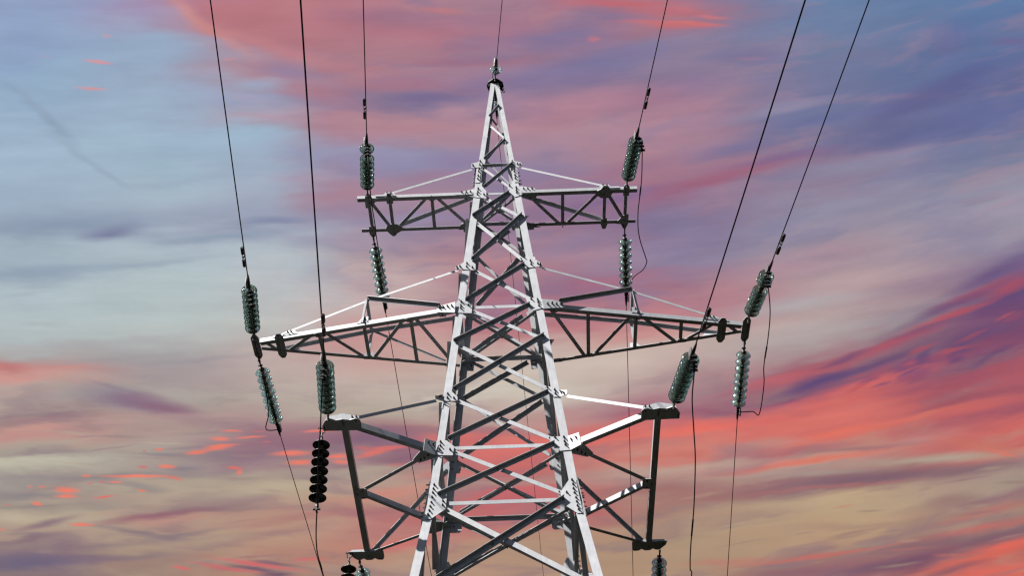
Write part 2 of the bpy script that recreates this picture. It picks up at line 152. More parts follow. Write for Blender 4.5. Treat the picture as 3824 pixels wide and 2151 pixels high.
(343,1199,88,4,1,C0,.95,1),(440,1203,22,5,8,(232,116,104),.7,1),(165,1234,30,8,2,C0,.98,1),(167,1249,30,5,0,C0,.98,1),(545,1127,34,7,-8,C0,.98,1),(495,1138,28,5,-3,C0,.98,1),(560,1122,42,3,-4,C0,.8,1),(580,1085,26,3,2,C0,.9,1),(628,1102,38,3,-5,C0,.85,1),(552,1106,26,5,3,C0,.85,1),(648,1086,14,2,0,C2,.8,1),(420,1176,20,5,2,C0,.95,1),(358,1176,16,4,0,C2,.8,1),(404,1131,10,3,0,C0,.9,1),(293,1215,18,3,0,C0,.85,1),(260,1215,10,3,0,C2,.7,1),(205,1321,32,4,2,C0,.98,1),(354,1234,10,3,8,C0,.95,1),(262,1250,26,3,-6,C1,.85,1),(92,1269,11,5,8,C0,.85,1),(105,1224,10,2,0,C0,.9,1),(75,1224,8,2,0,C0,.8,1),(218,1197,13,3,0,C0,.85,1),(228,1216,10,2,0,C2,.8,1),(732,1141,50,6,-1,C0,.98,1),(755,1163,32,8,-2,C0,.98,1),(592,1178,22,4,6,C1,.9,1),(604,1189,10,5,-20,C0,.9,1),(798,1086,38,4,-2,C0,.9,1),(6,1333,9,2,0,C0,.95,1),(365,1136,6,2,0,C2,.8,1),(25,1272,12,2,0,C2,.6,1),(672,1112,14,2,0,C2,.7,1),
(650,1421,110,6,8,(224,104,110),.8,1),(600,1436,90,5,6,(200,112,112),.6,1),(455,1430,26,5,10,(226,110,112),.85,1),(560,1428,80,5,10,(212,108,112),.75,1),(640,1432,70,6,8,(116,88,110),.8,1),(690,1418,60,5,6,(128,92,114),.7,1),(780,1408,40,6,-4,(222,112,112),.7,1),(700,1446,40,6,0,(108,86,110),.8,1),(640,1402,60,4,-4,(160,112,118),.6,1),
]
wis = mth('ADD', 1.0, mth('ADD', mth('MULTIPLY', c2, 0.26), mth('MULTIPLY', c3, 0.10)))     # fine wisps of light and dark
def cloud_group(blobs):
    """one patch of sky: its streaks laid over the colours behind them"""
    global NT
    main = NT; NT = bpy.data.node_groups.new('cloud_patch', 'ShaderNodeTree')
    for n_, t_ in (('Sky', 'NodeSocketColor'), ('Soft', 'NodeSocketVector'), ('Crisp', 'NodeSocketVector'), ('Wisp', 'NodeSocketFloat')):
        NT.interface.new_socket(n_, in_out='INPUT', socket_type=t_)
    NT.interface.new_socket('Sky', in_out='OUTPUT', socket_type='NodeSocketColor')
    gi, go = nd('NodeGroupInput'), nd('NodeGroupOutput'); col = gi.outputs[0]
    for x, y, hx, hy, a, c, s, edge in blobs:
        q = nd('ShaderNodeVectorMath', operation='MULTIPLY_ADD')      # the tiny term only makes the streaks evaluate one after another
        ln(col, q.inputs[0]); q.inputs[1].default_value = (1e-6, 1e-6, 1e-6); ln(gi.outputs[2 if edge else 1], q.inputs[2])
        m = nd('ShaderNodeMapping', vector_type='TEXTURE'); ln(q.outputs[0], m.inputs[0])
        m.inputs[1].default_value = (x / 1000.0, y / 1000.0, 0); m.inputs[2].default_value = (0, 0, R(a))
        m.inputs[3].default_value = (hx / 1000.0, hy / 1000.0, 1)
        v = nd('ShaderNodeVectorMath', operation='LENGTH'); ln(m.outputs[0], v.inputs[0])
        col = mixc(smooth(v.outputs['Value'], 1.5 if edge else 1.9, 0.15 if edge else 0.0, 0.0, s), col, lin(c))
    vm = nd('ShaderNodeVectorMath', operation='SCALE'); ln(col, vm.inputs[0]); ln(gi.outputs[3], vm.inputs['Scale'])
    ln(vm.outputs[0], go.inputs[0])
    g_ = NT; NT = main; return g_
XE, YE = (0.43, 0.86, 1.29, 1.72, 2.15), (0.29, 0.58, 0.87, 1.16)
def extent(b):
    x, y, hx, hy, a, c, s, edge = b; k = 1.5 if edge else 1.9; ca, sa = math.cos(R(a)), math.sin(R(a))
    ex, ey = k * math.hypot(hx * ca, hy * sa) / 1000, k * math.hypot(hx * sa, hy * ca) / 1000
    mx_, my_ = (0.02, 0.008) if edge else (0.05, 0.04)
    return x / 1000 - ex - mx_, x / 1000 + ex + mx_, y / 1000 - ey - my_, y / 1000 + ey + my_
def patches(x0, x1, y0, y1, xe, ye):                                  # split the sky so that each patch works out only its own streaks
    if xe or ye:
        ms = nd('ShaderNodeMixShader')
        if len(xe) >= len(ye):
            k = len(xe) // 2; e = xe[k]; val(ms, 0, mth('GREATER_THAN', X, e))
            ln(patches(x0, e, y0, y1, xe[:k], ye), ms.inputs[1]); ln(patches(e, x1, y0, y1, xe[k + 1:], ye), ms.inputs[2])
        else:
            k = len(ye) // 2; e = ye[k]; val(ms, 0, mth('GREATER_THAN', Y, e))
            ln(patches(x0, x1, y0, e, xe, ye[:k]), ms.inputs[1]); ln(patches(x0, x1, e, y1, xe, ye[k + 1:]), ms.inputs[2])
        return ms.outputs[0]
    own = [b for b in BLOBS if extent(b)[0] < x1 and extent(b)[1] > x0 and extent(b)[2] < y1 and extent(b)[3] > y0]
    gr = nd('ShaderNodeGroup'); gr.node_tree = cloud_group(own)
    for i_, s_ in enumerate((sky, Pw, Pf, wis)): ln(s_, gr.inputs[i_])
    bg = nd('ShaderNodeBackground'); ln(gr.outputs[0], bg.inputs[0]); bg.inputs[1].default_value = 1.0
    return bg.outputs[0]
clouds_out = patches(-99, 99, -99, 99, XE, YE)
nis = nd('ShaderNodeTexSky', sky_type='NISHITA', sun_disc=False, sun_elevation=math.asin(SUN_DIR.z), sun_rotation=math.atan2(SUN_DIR.x, SUN_DIR.y) % (2 * math.pi))
blue = nd('ShaderNodeBackground'); ln(nis.outputs[0], blue.inputs[0]); blue.inputs[1].default_value = 0.03
sep = nd('ShaderNodeSeparateXYZ'); ln(D, sep.inputs[0])
ms = nd('ShaderNodeMixShader'); ln(smooth(sep.outputs[1], -0.25, 0.12), ms.inputs[0]); ln(blue.outputs[0], ms.inputs[1]); ln(clouds_out, ms.inputs[2])
wo = nd('ShaderNodeOutputWorld'); ln(ms.outputs[0], wo.inputs[0])

# ------------------------------------------------------------------ materials
def mat(name, base, rough=0.5, metal=0.0, var=0.0, scale=6.0, **kw):
    m = bpy.data.materials.new(name); m.use_nodes = True; t = m.node_tree; b = t.nodes['Principled BSDF']
    b.inputs['Base Color'].default_value = (*base, 1); b.inputs['Roughness'].default_value = rough; b.inputs['Metallic'].default_value = metal
    for k, v in kw.items(): b.inputs[k].default_value = v
    if var:
        tcn = t.nodes.new('ShaderNodeTexCoord'); no = t.nodes.new('ShaderNodeTexNoise'); no.inputs['Scale'].default_value = scale; no.inputs['Detail'].default_value = 6
        cr = t.nodes.new('ShaderNodeValToRGB')
        cr.color_ramp.elements[0].position = 0.25; cr.color_ramp.elements[1].position = 0.75
        cr.color_ramp.elements[0].color = (*[c * (1 - var) for c in base], 1); cr.color_ramp.elements[1].color = (*[min(1, c * (1 + var)) for c in base], 1)
        t.links.new(tcn.outputs['Object'], no.inputs['Vector']); t.links.new(no.outputs[0], cr.inputs[0]); t.links.new(cr.outputs[0], b.inputs['Base Color'])
    return m

def steel_mat():
    m = mat('galvanised_steel', (0.222, 0.227, 0.240), 0.5, 0.0, 0.11, 7.0)
    t = m.node_tree; b = t.nodes['Principled BSDF']; cr = [n for n in t.nodes if n.type == 'VALTORGB'][0]
    tcn = [n for n in t.nodes if n.type == 'TEX_COORD'][0]
    # long vertical weather streaks and a few rust specks
    mp = t.nodes.new('ShaderNodeMapping'); mp.inputs['Scale'].default_value = (16, 16, 0.9); t.links.new(tcn.outputs['Object'], mp.inputs[0])
    n2 = t.nodes.new('ShaderNodeTexNoise'); n2.inputs['Scale'].default_value = 2.0; n2.inputs['Detail'].default_value = 5; t.links.new(mp.outputs[0], n2.inputs[0])
    r2 = t.nodes.new('ShaderNodeMapRange'); r2.inputs[1].default_value = 0.3; r2.inputs[2].default_value = 0.7; r2.inputs[3].default_value = 0.93; r2.inputs[4].default_value = 1.04
    t.links.new(n2.outputs[0], r2.inputs[0])
    mu = t.nodes.new('ShaderNodeVectorMath'); mu.operation = 'SCALE'; t.links.new(cr.outputs[0], mu.inputs[0]); oi = t.nodes.new('ShaderNodeObjectInfo'); r4 = t.nodes.new('ShaderNodeMapRange'); r4.inputs[3].default_value = 0.90; r4.inputs[4].default_value = 1.06; t.links.new(oi.outputs['Random'], r4.inputs[0])      # piece to piece
    m4 = t.nodes.new('ShaderNodeMath'); m4.operation = 'MULTIPLY'; t.links.new(r2.outputs[0], m4.inputs[0]); t.links.new(r4.outputs[0], m4.inputs[1]); t.links.new(m4.outputs[0], mu.inputs['Scale'])
    n3 = t.nodes.new('ShaderNodeTexNoise'); n3.inputs['Scale'].default_value = 3.2; n3.inputs['Detail'].default_value = 8; n3.inputs['Roughness'].default_value = 0.7
    t.links.new(tcn.outputs['Object'], n3.inputs[0])
    r3 = t.nodes.new('ShaderNodeMapRange'); r3.inputs[1].default_value = 0.69; r3.inputs[2].default_value = 0.78; r3.inputs[4].default_value = 0.6; t.links.new(n3.outputs[0], r3.inputs[0])
    mx = t.nodes.new('ShaderNodeMix'); mx.data_type = 'RGBA'; t.links.new(r3.outputs[0], mx.inputs[0]); t.links.new(mu.outputs[0], mx.inputs[6]); mx.inputs[7].default_value = (0.10, 0.063, 0.038, 1)
    t.links.new(mx.outputs[2], b.inputs['Base Color']); b.inputs['Specular IOR Level'].default_value = 0.3
    rr = t.nodes.new('ShaderNodeMapRange'); rr.inputs[3].default_value = 0.34; rr.inputs[4].default_value = 0.55; t.links.new(n2.outputs[0], rr.inputs[0]); t.links.new(rr.outputs[0], b.inputs['Roughness'])
    return m
STEEL = steel_mat()
BOLT = mat('weathered_bolt', (0.034, 0.029, 0.020), 0.5, 0.4, 0.3, 40)
DARK = mat('dark_forged_steel', (0.014, 0.0135, 0.0125), 0.5, 0.3, 0.3, 30)
CAPM = mat('insulator_cap', (0.022, 0.021, 0.017), 0.5, 0.3, 0.35, 25)
CABLE = mat('weathered_aluminium_cable', (0.004, 0.0045, 0.008), 0.6, 0.0, **{'Specular IOR Level': 0.15})
GLASS = mat('green_glass', (0.30, 0.43, 0.37), 0.05, 0.0, **{'Transmission Weight': 0.94, 'IOR': 1.48})
CLEAR = mat('clear_glass', (0.72, 0.85, 0.86), 0.05, 0.0, **{'Transmission Weight': 0.9, 'IOR': 1.48})
PORC = mat('black_porcelain', (0.003, 0.0026, 0.0023), 0.35, 0.0, **{'Specular IOR Level': 0.3})
GRASS = mat('dark_meadow', (0.0060, 0.0058, 0.0022), 0.95, 0.0, 0.5, 0.6, **{'Specular IOR Level': 0.0})

# ------------------------------------------------------------------ mesh helpers
Z0 = 17.29
def V(*a): return Vector(a)
IDT = lambda v: Vector(v)
ROT = lambda v: Vector((-v[0], -v[1], v[2]))
MIR = lambda v: Vector((-v[0], v[1], v[2]))
class MB:
    def __init__(s): s.v = []; s.f = []; s.mi = []; s.sm = []
    def add(s, vs, fs, mi=0, smooth=False):
        o = len(s.v); s.v += [tuple(v) for v in vs]; s.f += [tuple(i + o for i in f) for f in fs]
        s.mi += [mi] * len(fs); s.sm += [smooth] * len(fs)
    def prism(s, loop, d, mi=0):
        n = len(loop); a = [Vector(p) for p in loop]; b = [p + d for p in a]
        s.add(a + b, [tuple(range(n))[::-1], tuple(range(n, 2 * n))] + [(i, (i + 1) % n, n + (i + 1) % n, n + i) for i in range(n)], mi)
    def angle(s, P, Q, a, b, wa, wb, t, mi=0):
        P, Q = Vector(P), Vector(Q); ax = (Q - P).normalized()
        a = Vector(a); a = (a - ax * a.dot(ax)).normalized()
        b = Vector(b); b = b - ax * b.dot(ax); b = (b - a * b.dot(a)).normalized()
        s.prism([P, P + a * wa, P + a * wa + b * t, P + a * t + b * t, P + a * t + b * wb, P + b * wb], Q - P, mi)
    def tube(s, pts, r, n=8, mi=0, cap=True):
        pts = [Vector(p) for p in pts]; rs = r if isinstance(r, (list, tuple)) else [r] * len(pts)
        vs = []; ref = None
        for i, p in enumerate(pts):
            tg = (pts[min(i + 1, len(pts) - 1)] - pts[max(i - 1, 0)]).normalized()
            if ref is None: ref = Vector((1, 0, 0)) if abs(tg.x) < .9 else Vector((0, 0, 1))
            u = (ref - tg * ref.dot(tg)).normalized(); w = tg.cross(u); ref = u
            vs += [p + (u * math.cos(2 * math.pi * k / n) + w * math.sin(2 * math.pi * k / n)) * rs[i] for k in range(n)]
        fs = [(i * n + k, i * n + (k + 1) % n, (i + 1) * n + (k + 1) % n, (i + 1) * n + k) for i in range(len(pts) - 1) for k in range(n)]
        s.add(vs, fs, mi, n > 6)
        if cap: s.add(vs[:n], [tuple(range(n))[::-1]], mi); s.add(vs[-n:], [tuple(range(n))], mi)
    def lathe(s, prof, n=32, mi=0, closed=False):       # profile of (r, z) about the z axis
        vs = [(r * math.cos(2 * math.pi * k / n), r * math.sin(2 * math.pi * k / n), z) for r, z in prof for k in range(n)]
        m = len(prof); rg = range(m if closed else m - 1)
        fs = [(i * n + k, i * n + (k + 1) % n, ((i + 1) % m) * n + (k + 1) % n, ((i + 1) % m) * n + k) for i in rg for k in range(n)]
        s.add(vs, fs, mi, True)
    def bolt(s, p, nrm, r=0.017, mi=1, l=0.046):
        p = Vector(p); nrm = Vector(nrm).normalized()
        s.tube([p - nrm * .004, p + nrm * 0.018], r, 6, mi); s.tube([p + nrm * 0.016, p + nrm * l, p + nrm * (l + .006)], [r * .62, r * .62, r * .4], 6, mi)
    def mesh(s, name, mats, weld=False):
        me = bpy.data.meshes.new(name); me.from_pydata(s.v, [], s.f)
        for m in mats: me.materials.append(m)
        me.polygons.foreach_set('material_index', s.mi); me.polygons.foreach_set('use_smooth', s.sm)
        bm = bmesh.new(); bm.from_mesh(me)
        if weld: bmesh.ops.remove_doubles(bm, verts=bm.verts, dist=1e-5)
        bmesh.ops.recalc_face_normals(bm, faces=bm.faces); bm.to_mesh(me); bm.free(); me.update(); return me
    def obj(s, name, mats, parent=None, **kw):
        o = bpy.data.objects.new(name, s.mesh(name, mats, kw.pop('weld', False))); COL.objects.link(o)
        if parent: o.parent = parent
        for k, v in kw.items(): o[k] = v
        return o
def empty(name, loc=(0, 0, 0), **kw):
    o = bpy.data.objects.new(name, None); COL.objects.link(o); o.location = loc; o.empty_display_size = 0.2
    for k, v in kw.items(): o[k] = v
    return o
SB = [STEEL, BOLT]

# ------------------------------------------------------------------ ground
g = MB(); N = 48; S_ = 900.0
gv = [((i / N - .5) * 2 * S_, (j / N - .5) * 2 * S_, 0.0) for i in range(N + 1) for j in range(N + 1)]
g.add(gv, [(i * (N + 1) + j, (i + 1) * (N + 1) + j, (i + 1) * (N + 1) + j + 1, i * (N + 1) + j + 1) for i in range(N) for j in range(N)])
g.obj('ground', [GRASS], kind='structure')

# ------------------------------------------------------------------ the pylon
ZA, ZB, ZC, ZD, ZE, ZF, ZG = [Z0 + z for z in (3.8182, 3.0, 0.9938, 0.0, -2.0394, -3.0679, -4.118)]
ZP = Z0 + 6.52
def W(z):                                                       # half width of the tower at height z
    z -= Z0
    return 0.7128 - 0.0972 * z if z >= -4.118 else 0.7128 + 0.0972 * 4.118 + 0.1559 * (-4.118 - z)
pylon = empty('pylon', label='grey galvanised steel lattice pylon carrying three pairs of cross arms', category='pylon')

for sx in (-1, 1):
    for sy in (-1, 1):
        m = MB(); ia, ib = V(-sx, 0, 0), V(0, -sy, 0); zs = Z0 + 3.34
        for za, zb, w, t in ((0.0, ZG, .125, .012), (ZG, zs, .122, .012), (zs, ZP, .088, .009)):
            m.angle(V(sx * W(za), sy * W(za), za), V(sx * W(zb), sy * W(zb), zb), ia, ib, w, w, t)
        if sy > 0:                                              # far legs: splice at the change of slope
            for q in range(8): zz = ZG + .42 - .084 * q; m.bolt(V(sx * (W(zz) + .002), sy * (W(zz) - .055), zz), V(sx, 0, 0))
        else:
            for q in range(8): zz = ZG + .38 - .084 * q; m.bolt(V(sx * (W(zz) + .012), sy * (W(zz) - .05), zz), V(sx, 0, 0))
            for q in range(4): zz = zs + .28 - .095 * q - (.05 if q > 1 else 0); m.bolt(V(sx * (W(zz) + .012), sy * (W(zz) - .04), zz), V(sx, 0, 0))
        # side cover plates of the two splices
        for z1, z2, wd in ((ZG - .32, ZG + .42, .115), (zs - .07, zs + .36, .085)):
            m.prism([V(sx * (W(z) + .002), sy * (W(z) - u), z) for z, u in ((z1, .01), (z2, .01), (z2, wd), (z1, wd))], V(sx * .010, 0, 0))
        m.obj('leg', SB, pylon)

# one tower face: s runs to the right as seen from outside, "out" is the outward normal
def face(i):
    c, n = [(V(1, 0, 0), V(0, -1, 0)), (V(0, 1, 0), V(1, 0, 0)), (V(-1, 0, 0), V(0, 1, 0)), (V(0, -1, 0), V(-1, 0, 0))][i]
    return c, n
def fpt(i, s, z, off=0.0):
    c, n = face(i); return c * s + n * (W(z) + off) + V(0, 0, z)
DIAG = [["/",[-0.225,20.458],[0.314,21.13]],["\\",[-0.27,21.059],[0.273,20.406]],["/",[-0.432,19.62],[0.236,20.26]],["\\",[-0.203,20.131],[0.39,19.612]],["/",[-0.447,18.453],[0.452,19.623]],["\\",[-0.375,19.476],[0.407,18.449]],["/",[-0.551,17.426],[0.457,18.286]],["\\",[-0.392,18.181],[0.536,17.428]],["/",[-0.744,16.459],[0.517,17.273]],["\\",[-0.448,17.2],[0.659,16.512]],["/",[-0.743,15.391],[0.725,16.54]],["\\",[-0.665,16.394],[0.722,15.377]],["/",[-0.815,14.37],[0.743,15.279]],["\\",[-0.687,15.189],[0.741,14.341]],["/",[-0.954,13.296],[0.792,14.216]],["\\",[-0.732,14.154],[0.837,13.3]],["/",[-0.115,22.651],[0.082,23.015]],["\\",[-0.128,22.415],[0.174,21.939]],["/",[-0.224,21.301],[0.183,21.879]],
 ["/",[-1.22,11.55],[0.89,13.164]],["\\",[-.834,13.055],[1.22,11.6]],["/",[-1.58,9.2],[1.18,11.45]],["\\",[-1.18,11.4],[1.56,9.3]],["/",[-2.0,6.5],[1.5,9.1]],["\\",[-1.5,9.05],[1.98,6.6]],["/",[-2.45,3.5],[1.95,6.4]],["\\",[-1.95,6.35],[2.42,3.6]],["/",[-2.95,.3],[2.4,3.4]],["\\",[-2.4,3.35],[2.92,.4]]]
for i in range(4):
    c, n = face(i)
    for kd, a, b in DIAG:
        z = (a[1] + b[1]) / 2; w = .042 if z > 21.2 else .052 if z > 20 else .066 if z > ZG else .078; t = .007
        m = MB()
        if kd == '/' and not (z > 21.2 and i in (1, 3)):
            o = .013; P, Q = fpt(i, a[0], a[1], o), fpt(i, b[0], b[1], o); up = V(0, 0, 1)
            ax = (Q - P).normalized(); dn = -(up - ax * up.dot(ax)).normalized()
            m.angle(P - dn * w * .5, Q - dn * w * .5, dn, n, w, w, t)
        else:
            o = -.014; P, Q = fpt(i, a[0], a[1], o), fpt(i, b[0], b[1], o); up = V(0, 0, 1)
            ax = (Q - P).normalized(); u = (up - ax * up.dot(ax)).normalized()
            f_ = -1 if z > ZG else 1
            m.angle(P - u * w * .5 * f_, Q - u * w * .5 * f_, u * f_, -n, w, w, t)
        for T in (P + ax * .035, Q - ax * .035): m.bolt(T + n * (.006 if kd == '/' else -.005), n, .012, 1, .022)
        if kd == '/' and z < 20.6 and abs(z - Z0 - 3.5) > .5: m.bolt(P.lerp(Q, .5) + n * .006, n, .012, 1, .022)
        m.obj('diagonal_brace', SB, pylon)
    for zz, w, hs in ((ZA, .045, W(ZA) - .07), (ZB, .05, W(ZB) - .10), (ZD, .062, W(ZD) - .10), (ZF, .062, W(ZF) - .12), (ZG, .062, W(ZG) - .12)):
        if i and zz == ZA: continue
        if i == 2 and zz == ZG: zz -= .10
        if i == 2 and zz in (ZB, ZD, ZF): hs += .06
        m = MB(); P, Q = fpt(i, -hs, zz + w / 2, -.016), fpt(i, hs, zz + w / 2, -.016)
        if zz == ZA: P, Q = fpt(i, -hs, zz, .004), fpt(i, hs, zz, .004); m.angle(P, Q, V(0, 0, -1), n, w, w, .006)
        else: m.angle(P, Q, V(0, 0, -1), -n, w, w, .007)
        m.obj('horizontal_strut', SB, pylon)
for zz, w in ((ZB, .05), (ZD, .06), (ZF, .06), (ZG, .06)):        # plan bracing inside the tower
    h = W(zz) - .05
    for q, (sx, dz) in enumerate(((1, -.075), (-1, -.09))):
        m = MB(); P, Q = V(-h * sx, -h, zz + dz), V(h * sx, h, zz + dz); m.angle(P, Q, V(sx, -1, 0), V(0, 0, 1), w, w, .006)
        m.bolt(V(.015, -.01, zz + dz - .004), V(0, 0, -1), .012, 1, .02)
        m.obj('plan_brace', SB, pylon)

GUS = {"A_l":[[[-0.464,21.178],[-0.335,21.225],[-0.308,21.313],[-0.201,21.307],[-0.222,21.079],[-0.278,21.083],[-0.284,21.036],[-0.413,21.049],[-0.469,21.06]],[[-0.303,21.228],[-0.309,21.118],[-0.438,21.109]]],"A_r":[[[0.25,21.195],[0.338,21.207],[0.456,21.166],[0.479,21.038],[0.396,21.013],[0.283,21.05],[0.222,21.104]],[[0.296,21.192],[0.393,21.102],[0.439,21.091]]],"S_l":[[[-0.371,21.021],[-0.289,21.016],[-0.317,20.591],[-0.403,20.601]],[[-0.323,21.002],[-0.331,20.918],[-0.341,20.795],[-0.347,20.696]]],"S_r":[[[0.312,20.981],[0.379,20.986],[0.407,20.57],[0.329,20.57]],[[0.323,20.972],[0.326,20.889],[0.338,20.772],[0.341,20.681]]],"B_l":[[[-0.656,20.344],[-0.414,20.422],[-0.403,20.527],[-0.277,20.496],[-0.197,20.345],[-0.198,20.129],[-0.329,20.16],[-0.54,20.212],[-0.681,20.252]],[[-0.641,20.322],[-0.56,20.326],[-0.485,20.329],[-0.343,20.41],[-0.348,20.322],[-0.359,20.25],[-0.238,20.235]]],"B_r":[[[0.19,20.469],[0.313,20.535],[0.407,20.44],[0.473,20.444],[0.693,20.367],[0.69,20.27],[0.472,20.226],[0.395,20.167],[0.319,20.139],[0.251,20.247],[0.201,20.298]],[[0.23,20.466],[0.35,20.403],[0.353,20.322],[0.357,20.257],[0.486,20.363],[0.561,20.358],[0.637,20.362]]],"C_l":[[[-0.736,18.3],[-0.597,18.407],[-0.476,18.439],[-0.396,18.348],[-0.397,18.187],[-0.628,18.227],[-0.742,18.243]],[[-0.543,18.366],[-0.548,18.28],[-0.451,18.256],[-0.663,18.296],[-0.714,18.276]]],"C_r":[[[0.403,18.449],[0.474,18.493],[0.618,18.428],[0.741,18.297],[0.745,18.239],[0.516,18.204],[0.455,18.283]],[[0.432,18.486],[0.547,18.374],[0.557,18.287],[0.671,18.3],[0.715,18.279]]],"D_l":[[[-0.735,17.365],[-0.674,17.488],[-0.575,17.429],[-0.519,17.399],[-0.452,17.342],[-0.464,17.128],[-0.703,17.149],[-0.739,17.16]],[[-0.637,17.405],[-0.642,17.316],[-0.644,17.253],[-0.519,17.318]]],"D_r":[[[0.438,17.458],[0.579,17.441],[0.72,17.407],[0.737,17.199],[0.551,17.138],[0.486,17.221]],[[0.529,17.417],[0.637,17.393],[0.643,17.33],[0.653,17.248]]],"E_l":[[[-0.9,15.335],[-0.775,15.371],[-0.683,15.248],[-0.687,15.166],[-0.91,15.171]],[[-0.835,15.315],[-0.84,15.232],[-0.739,15.222]]],"E_r":[[[0.684,15.413],[0.765,15.397],[0.901,15.325],[0.92,15.177],[0.808,15.177],[0.75,15.232],[0.695,15.365]],[[0.717,15.382],[0.831,15.323],[0.837,15.246]]],"F_l":[[[-0.999,14.357],[-0.844,14.361],[-0.726,14.234],[-0.749,14.061],[-1.019,14.079]],[[-0.932,14.332],[-0.935,14.255],[-0.946,14.184],[-0.788,14.172]]],"F_r":[[[0.722,14.36],[0.865,14.364],[0.99,14.364],[1.018,14.088],[0.86,14.076],[0.803,14.202],[0.718,14.255]],[[0.789,14.346],[0.926,14.339],[0.931,14.256],[0.94,14.19]]],"G_l":[[[-1.074,13.504],[-0.957,13.499],[-0.883,13.378],[-0.826,13.27],[-0.84,13.048],[-1.049,12.868],[-1.133,12.871]],[[-1.012,13.502],[-1.022,13.427],[-1.03,13.356],[-1.039,13.272],[-1.048,13.175],[-1.062,13.099],[-1.074,13.023],[-1.089,12.949],[-0.88,13.195],[-0.884,13.119]]],"G_r":[[[0.951,13.502],[1.058,13.525],[1.129,12.878],[1.05,12.882],[0.894,13.026],[0.83,13.182],[0.825,13.294]],[[1.004,13.506],[1.014,13.427],[1.017,13.342],[1.027,13.264],[1.044,13.172],[1.051,13.095],[1.058,13.019],[1.07,12.949],[0.914,13.276]]]}
BENT = {"F_r":[[[0.989,-1.03,14.34],[1.154,-1.135,14.323],[1.178,-1.15,14.092],[1.017,-1.048,14.071]],[[1.043,-1.064,14.251],[1.113,-1.109,14.252]]],"F_l":[[[-1.164,-1.141,14.307],[-1.0,-1.037,14.313],[-1.017,-1.048,14.062],[-1.184,-1.153,14.08]],[[-1.119,-1.113,14.249],[-1.051,-1.07,14.246]]],"E_r":[[[0.9,-0.915,15.311],[1.03,-1.012,15.231],[1.026,-1.01,15.161],[0.919,-0.929,15.168]],[[0.936,-0.942,15.255],[0.977,-0.973,15.208]]],"E_l":[[[-1.038,-1.018,15.209],[-0.907,-0.92,15.273],[-0.91,-0.923,15.168],[-1.029,-1.012,15.154]],[[-0.98,-0.975,15.218],[-0.952,-0.954,15.238]]],"D_r":[[[0.706,-0.767,17.353],[0.891,-0.731,17.356],[1.046,-0.7,17.318],[1.074,-0.695,17.207],[0.889,-0.731,17.176],[0.729,-0.762,17.14]],[[0.794,-0.749,17.249],[0.869,-0.735,17.271],[0.942,-0.721,17.264],[1.012,-0.707,17.273]]],"D_l":[[[-1.046,-0.7,17.324],[-0.732,-0.762,17.365],[-0.737,-0.761,17.126],[-1.045,-0.701,17.196]],[[-0.787,-0.751,17.279],[-0.859,-0.737,17.286],[-0.93,-0.723,17.285],[-0.999,-0.71,17.284]]]}
for key, (poly, bolts) in GUS.items():                            # near-face gusset plates with their bolts
    m = MB(); o = .0022
    m.prism([fpt(0, s, z, o) for s, z in poly], V(0, -.010, 0))
    for s, z in bolts: m.bolt(fpt(0, s, z, o + .010), V(0, -1, -.097))
    if key in BENT:
        pl, bo = BENT[key]; a, b = Vector(pl[1]) - Vector(pl[0]), Vector(pl[-1]) - Vector(pl[0]); nn = a.cross(b).normalized()
        if nn.y > 0: nn = -nn
        m.prism([Vector(p) + nn * .004 for p in pl], nn * .010)
        for p in bo: m.bolt(Vector(p) + nn * .014, nn)
    m.obj('gusset_plate', SB, pylon)
for sx in (-1, 1):                                                # far-face gusset plates (seen from inside)
    for zz, pol in ((ZB, ((-.03, .10), (.17, .10), (.20, -.02), (.17, -.13), (-.22, -.12), (-.24, .0))), (ZC, ((-.13, .06), (.05, .10), (.17, .0), (.15, -.10), (-.13, -.06))),
                    (ZD, ((.0, .16), (.21, .14), (.23, .0), (.23, -.20), (.0, -.18))), (ZE, ((.0, .12), (.12, .12), (.19, -.02), (.18, -.15), (.02, -.15), (-.12, -.10), (-.12, .0))),
                    (ZF, ((.0, .16), (.2, .16), (.30, .02), (.30, -.17), (.27, -.2), (.0, -.19))), (ZG, ((.02, .35), (.15, .35), (.28, .12), (.28, -.1), (.05, -.33), (-.02, -.33)))):
        m = MB(); m.prism([V(sx * (W(zz + dz) - dx), W(zz + dz) + .0022, zz + dz) for dx, dz in pol], V(0, .010, 0))
        for dx, dz in ((.05, .05), (.05, -.08), (.18, -.1)): m.bolt(V(sx * (W(zz + dz) - dx), W(zz + dz) - .012, zz + dz), V(0, -1, .097), .013, 1, .02)
        m.obj('gusset_plate', SB, pylon)

# ---- cross arms; each is built for the right-hand side and carried over by T
def plate(m, T, z, pts, t=.010, up=False):
    m.prism([T(V(x, y, z)) for x, y in pts], V(0, 0, t if up else -t))
def flat_brace(T, P, Q, side, w, t=.006, wb=None):
    """arm brace lying flat with its upright flange along the rear (or outer) edge"""
    P, Q = T(P), T(Q); ax = (Q - P).normalized(); s = ax.cross(V(0, 0, 1)).normalized()
    if abs(ax.y) > .96: s = V(-1, 0, 0) if P.x > 0 else V(1, 0, 0)
    elif s.y > 0: s = -s
    m = MB(); m.angle(P - s * w * .5, Q - s * w * .5, s, V(0, 0, 1), w, wb or w * .7, t); return m

